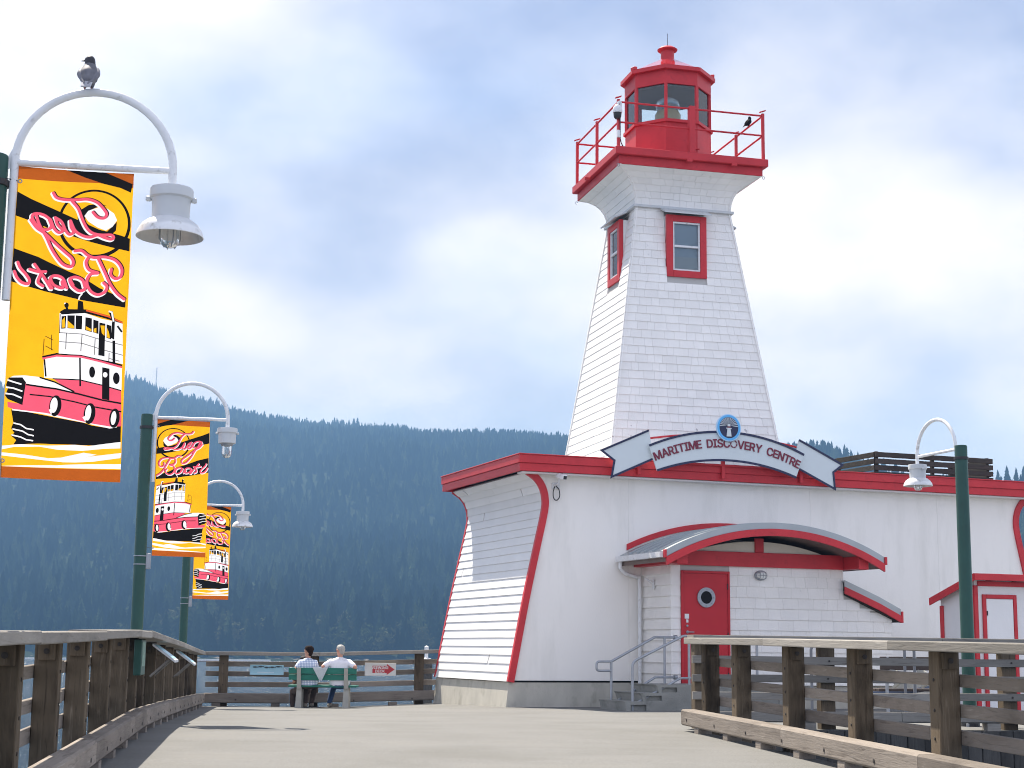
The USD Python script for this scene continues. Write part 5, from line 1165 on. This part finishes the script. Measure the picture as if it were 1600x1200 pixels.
# pale blue picture panel
fx = 1.22; p = fence_at(fx, -.22); t = thing('picture_panel', 'pale blue tilted panel with small dark fish pictures on the sea front railing', 'sign', (p[0], p[1], zfar(fx) + .745), math.atan2(FD[1], FD[0]))
tl = .5
m_pb = paint('panel_pale_blue', (.36, .62, .72), .35, .06, 5.); m_fish = paint('panel_print', (.06, .085, .10), .5, .3, 30.)
tilt = lambda m_: xf(m_, rx=-tl)
part('board', tilt(cbx(-.35, .35, -.012, .0, -.115, .115, .003)), m_pb, t)
for k in range(5):
    e = affinity.scale(Point(0, 0).buffer(1, 10), .046, .018); fs = e.union(Polygon([(.04, 0), (.07, .02), (.07, -.02)])); part('fish_picture', tilt(extrude(fs, .002, lambda x, y, d, k=k: (-.25 + k * .12 + x, -.0125 - d, .062 + .012 * math.sin(k * 2) + y))), m_fish, t)
part('caption_band', tilt(extrude(sbox(-.2, -.06, .15, -.052), .002, lambda x, y, d: (x, -.0125 - d, y))), m_lett, t)
for x_ in (-.25, .25): part('bracket', tube([(x_, .0, -.05), (x_, .16, -.10)], .012, 6), m_galv, t)
# two slanted panels and a green board on the left railing
def on_left(s, inward): q = xy(s, -1.35 - .20 + inward); return q
for s, lab in ((21.7, 'nearer slanted white edged panel on the left timber railing'), (26.9, 'farther slanted panel on the left timber railing')):
    q = on_left(s, 0.0); t = thing('slanted_panel', lab, 'sign', (q[0], q[1], deck_z(s, -1.35)), RZ_P)
    part('plate', hexa([(.02, -.4, .99), (.31, -.4, .78), (.31, .4, .78), (.02, .4, .99), (.02, -.4, 1.02), (.31, -.4, .81), (.31, .4, .81), (.02, .4, 1.02)]), m_grey_white, t)
    part('print', hexa([(.05, -.37, 1.0013), (.28, -.37, .8343), (.28, .37, .8343), (.05, .37, 1.001), (.05, -.37, 1.003), (.28, -.37, .8363), (.28, .37, .8363), (.05, .37, 1.003)]), m_pb, t)
    part('stay', tube([(.0, -.36, .60), (.24, -.36, .82)], .016, 6), m_wood_grey, t); part('stay', tube([(.0, .36, .60), (.24, .36, .82)], .016, 6), m_wood_grey, t)
q = on_left(18.75, 0); t = thing('green_board', 'dark green board fixed upright to the left timber railing at its highest point', 'board', (q[0], q[1], deck_z(18.75, -1.35)), RZ_P)
part('panel', cbx(.005, .09, -.05, .55, .62, 1.02, .008), m_green_pole, t); part('pale_strip', cbx(.0905, .094, .02, .44, .72, 1.0, .001), paint('pale_green_print', (.13, .24, .19), .5, .5, 30.), t)

# small harbour light on a pile beyond the railing
t = thing('harbour_light', 'small white marker light on a timber pile beyond the sea front railing', 'light', (-2.29, 45, 0))
part('pile', lathe([(.19, -6.2), (.17, .60), (.15, .68)], 12), m_wood_bulk, t); part('base', lathe([(.13, .68), (.13, .78), (.06, .80)], 14), m_white_metal, t); part('post', lathe([(.048, .80), (.045, 1.0), (.06, 1.02), (.06, 1.10), (.02, 1.13)], 14), m_white_metal, t)

# bench, hoops and low blue pipe on the plaza behind the right railings
m_seat = paint('brown_bench_boards', (.045, .030, .024), .7, .2, 4.)
t = thing('park_bench', 'dark brown bench with pale arm rests seen between the right railings', 'bench', (6.25, 25.6, deck_z(26.2, 9.8)), .2)
for z0 in (.76, .87): part('back_slat', cbx(-.42, .75, -.02, .02, z0, z0 + .10, .008), m_seat, t)
for y0 in (.06, .20, .34): part('seat_slat', cbx(-.42, .75, y0, y0 + .12, .43, .47, .006), m_seat, t)
for x_ in (-.30, .17, .62):
    part('frame', tube([(x_, .0, .97), (x_, .03, .45), (x_, .0, .0)], .028, 8), m_galv, t); part('arm_rest', tube(spline([(x_ + .02, -.05, .74), (x_ + .10, -.16, .72), (x_ + .12, -.20, .60), (x_ + .06, -.10, .5)], 5), .030, 8), m_leg, t)
for i, (x_, lab) in enumerate(((4.66, 'steel hoop behind the rear railing, left of the brown bench'), (6.10, 'steel hoop standing in front of the brown bench'))):
    t = thing('steel_hoop', lab, 'hoop', (x_, 25.0, deck_z(25.5, 8)), .2, 'steel hoops behind the rear railing')
    part('pipe', tube([(0, 0, -.02), (0, 0, 1.05)] + [(.08 - .08 * math.cos(a), 0, 1.05 + .08 * math.sin(a)) for a in np.linspace(.2, 2.94, 8)] + [(.16, 0, 1.05), (.16, 0, -.02)], .024, 8), paint('dull_grey_steel', (.14, .15, .17), .6, .1), t, smooth=50)
m_bp = paint('blue_grey_pipe', (.055, .075, .12), .4, .1)
t = thing('blue_pipe', 'dark blue curved pipe lying low against the porch behind the right railings', 'pipe', (*wing_at(4.0, -2.9)[:2], .32))
part('pipe', tube(spline([(0, 0, .12), (.8, .1, .05), (1.6, .35, .02), (2.4, .75, .05), (3.0, 1.0, .12)], 6), .045, 8), m_bp, t, smooth=50)
for x_, y_ in ((.1, .02), (1.6, .35), (2.9, .95)): part('prop', cbx(x_ - .05, x_ + .05, y_ - .05, y_ + .05, -.34, .0), m_step, t)
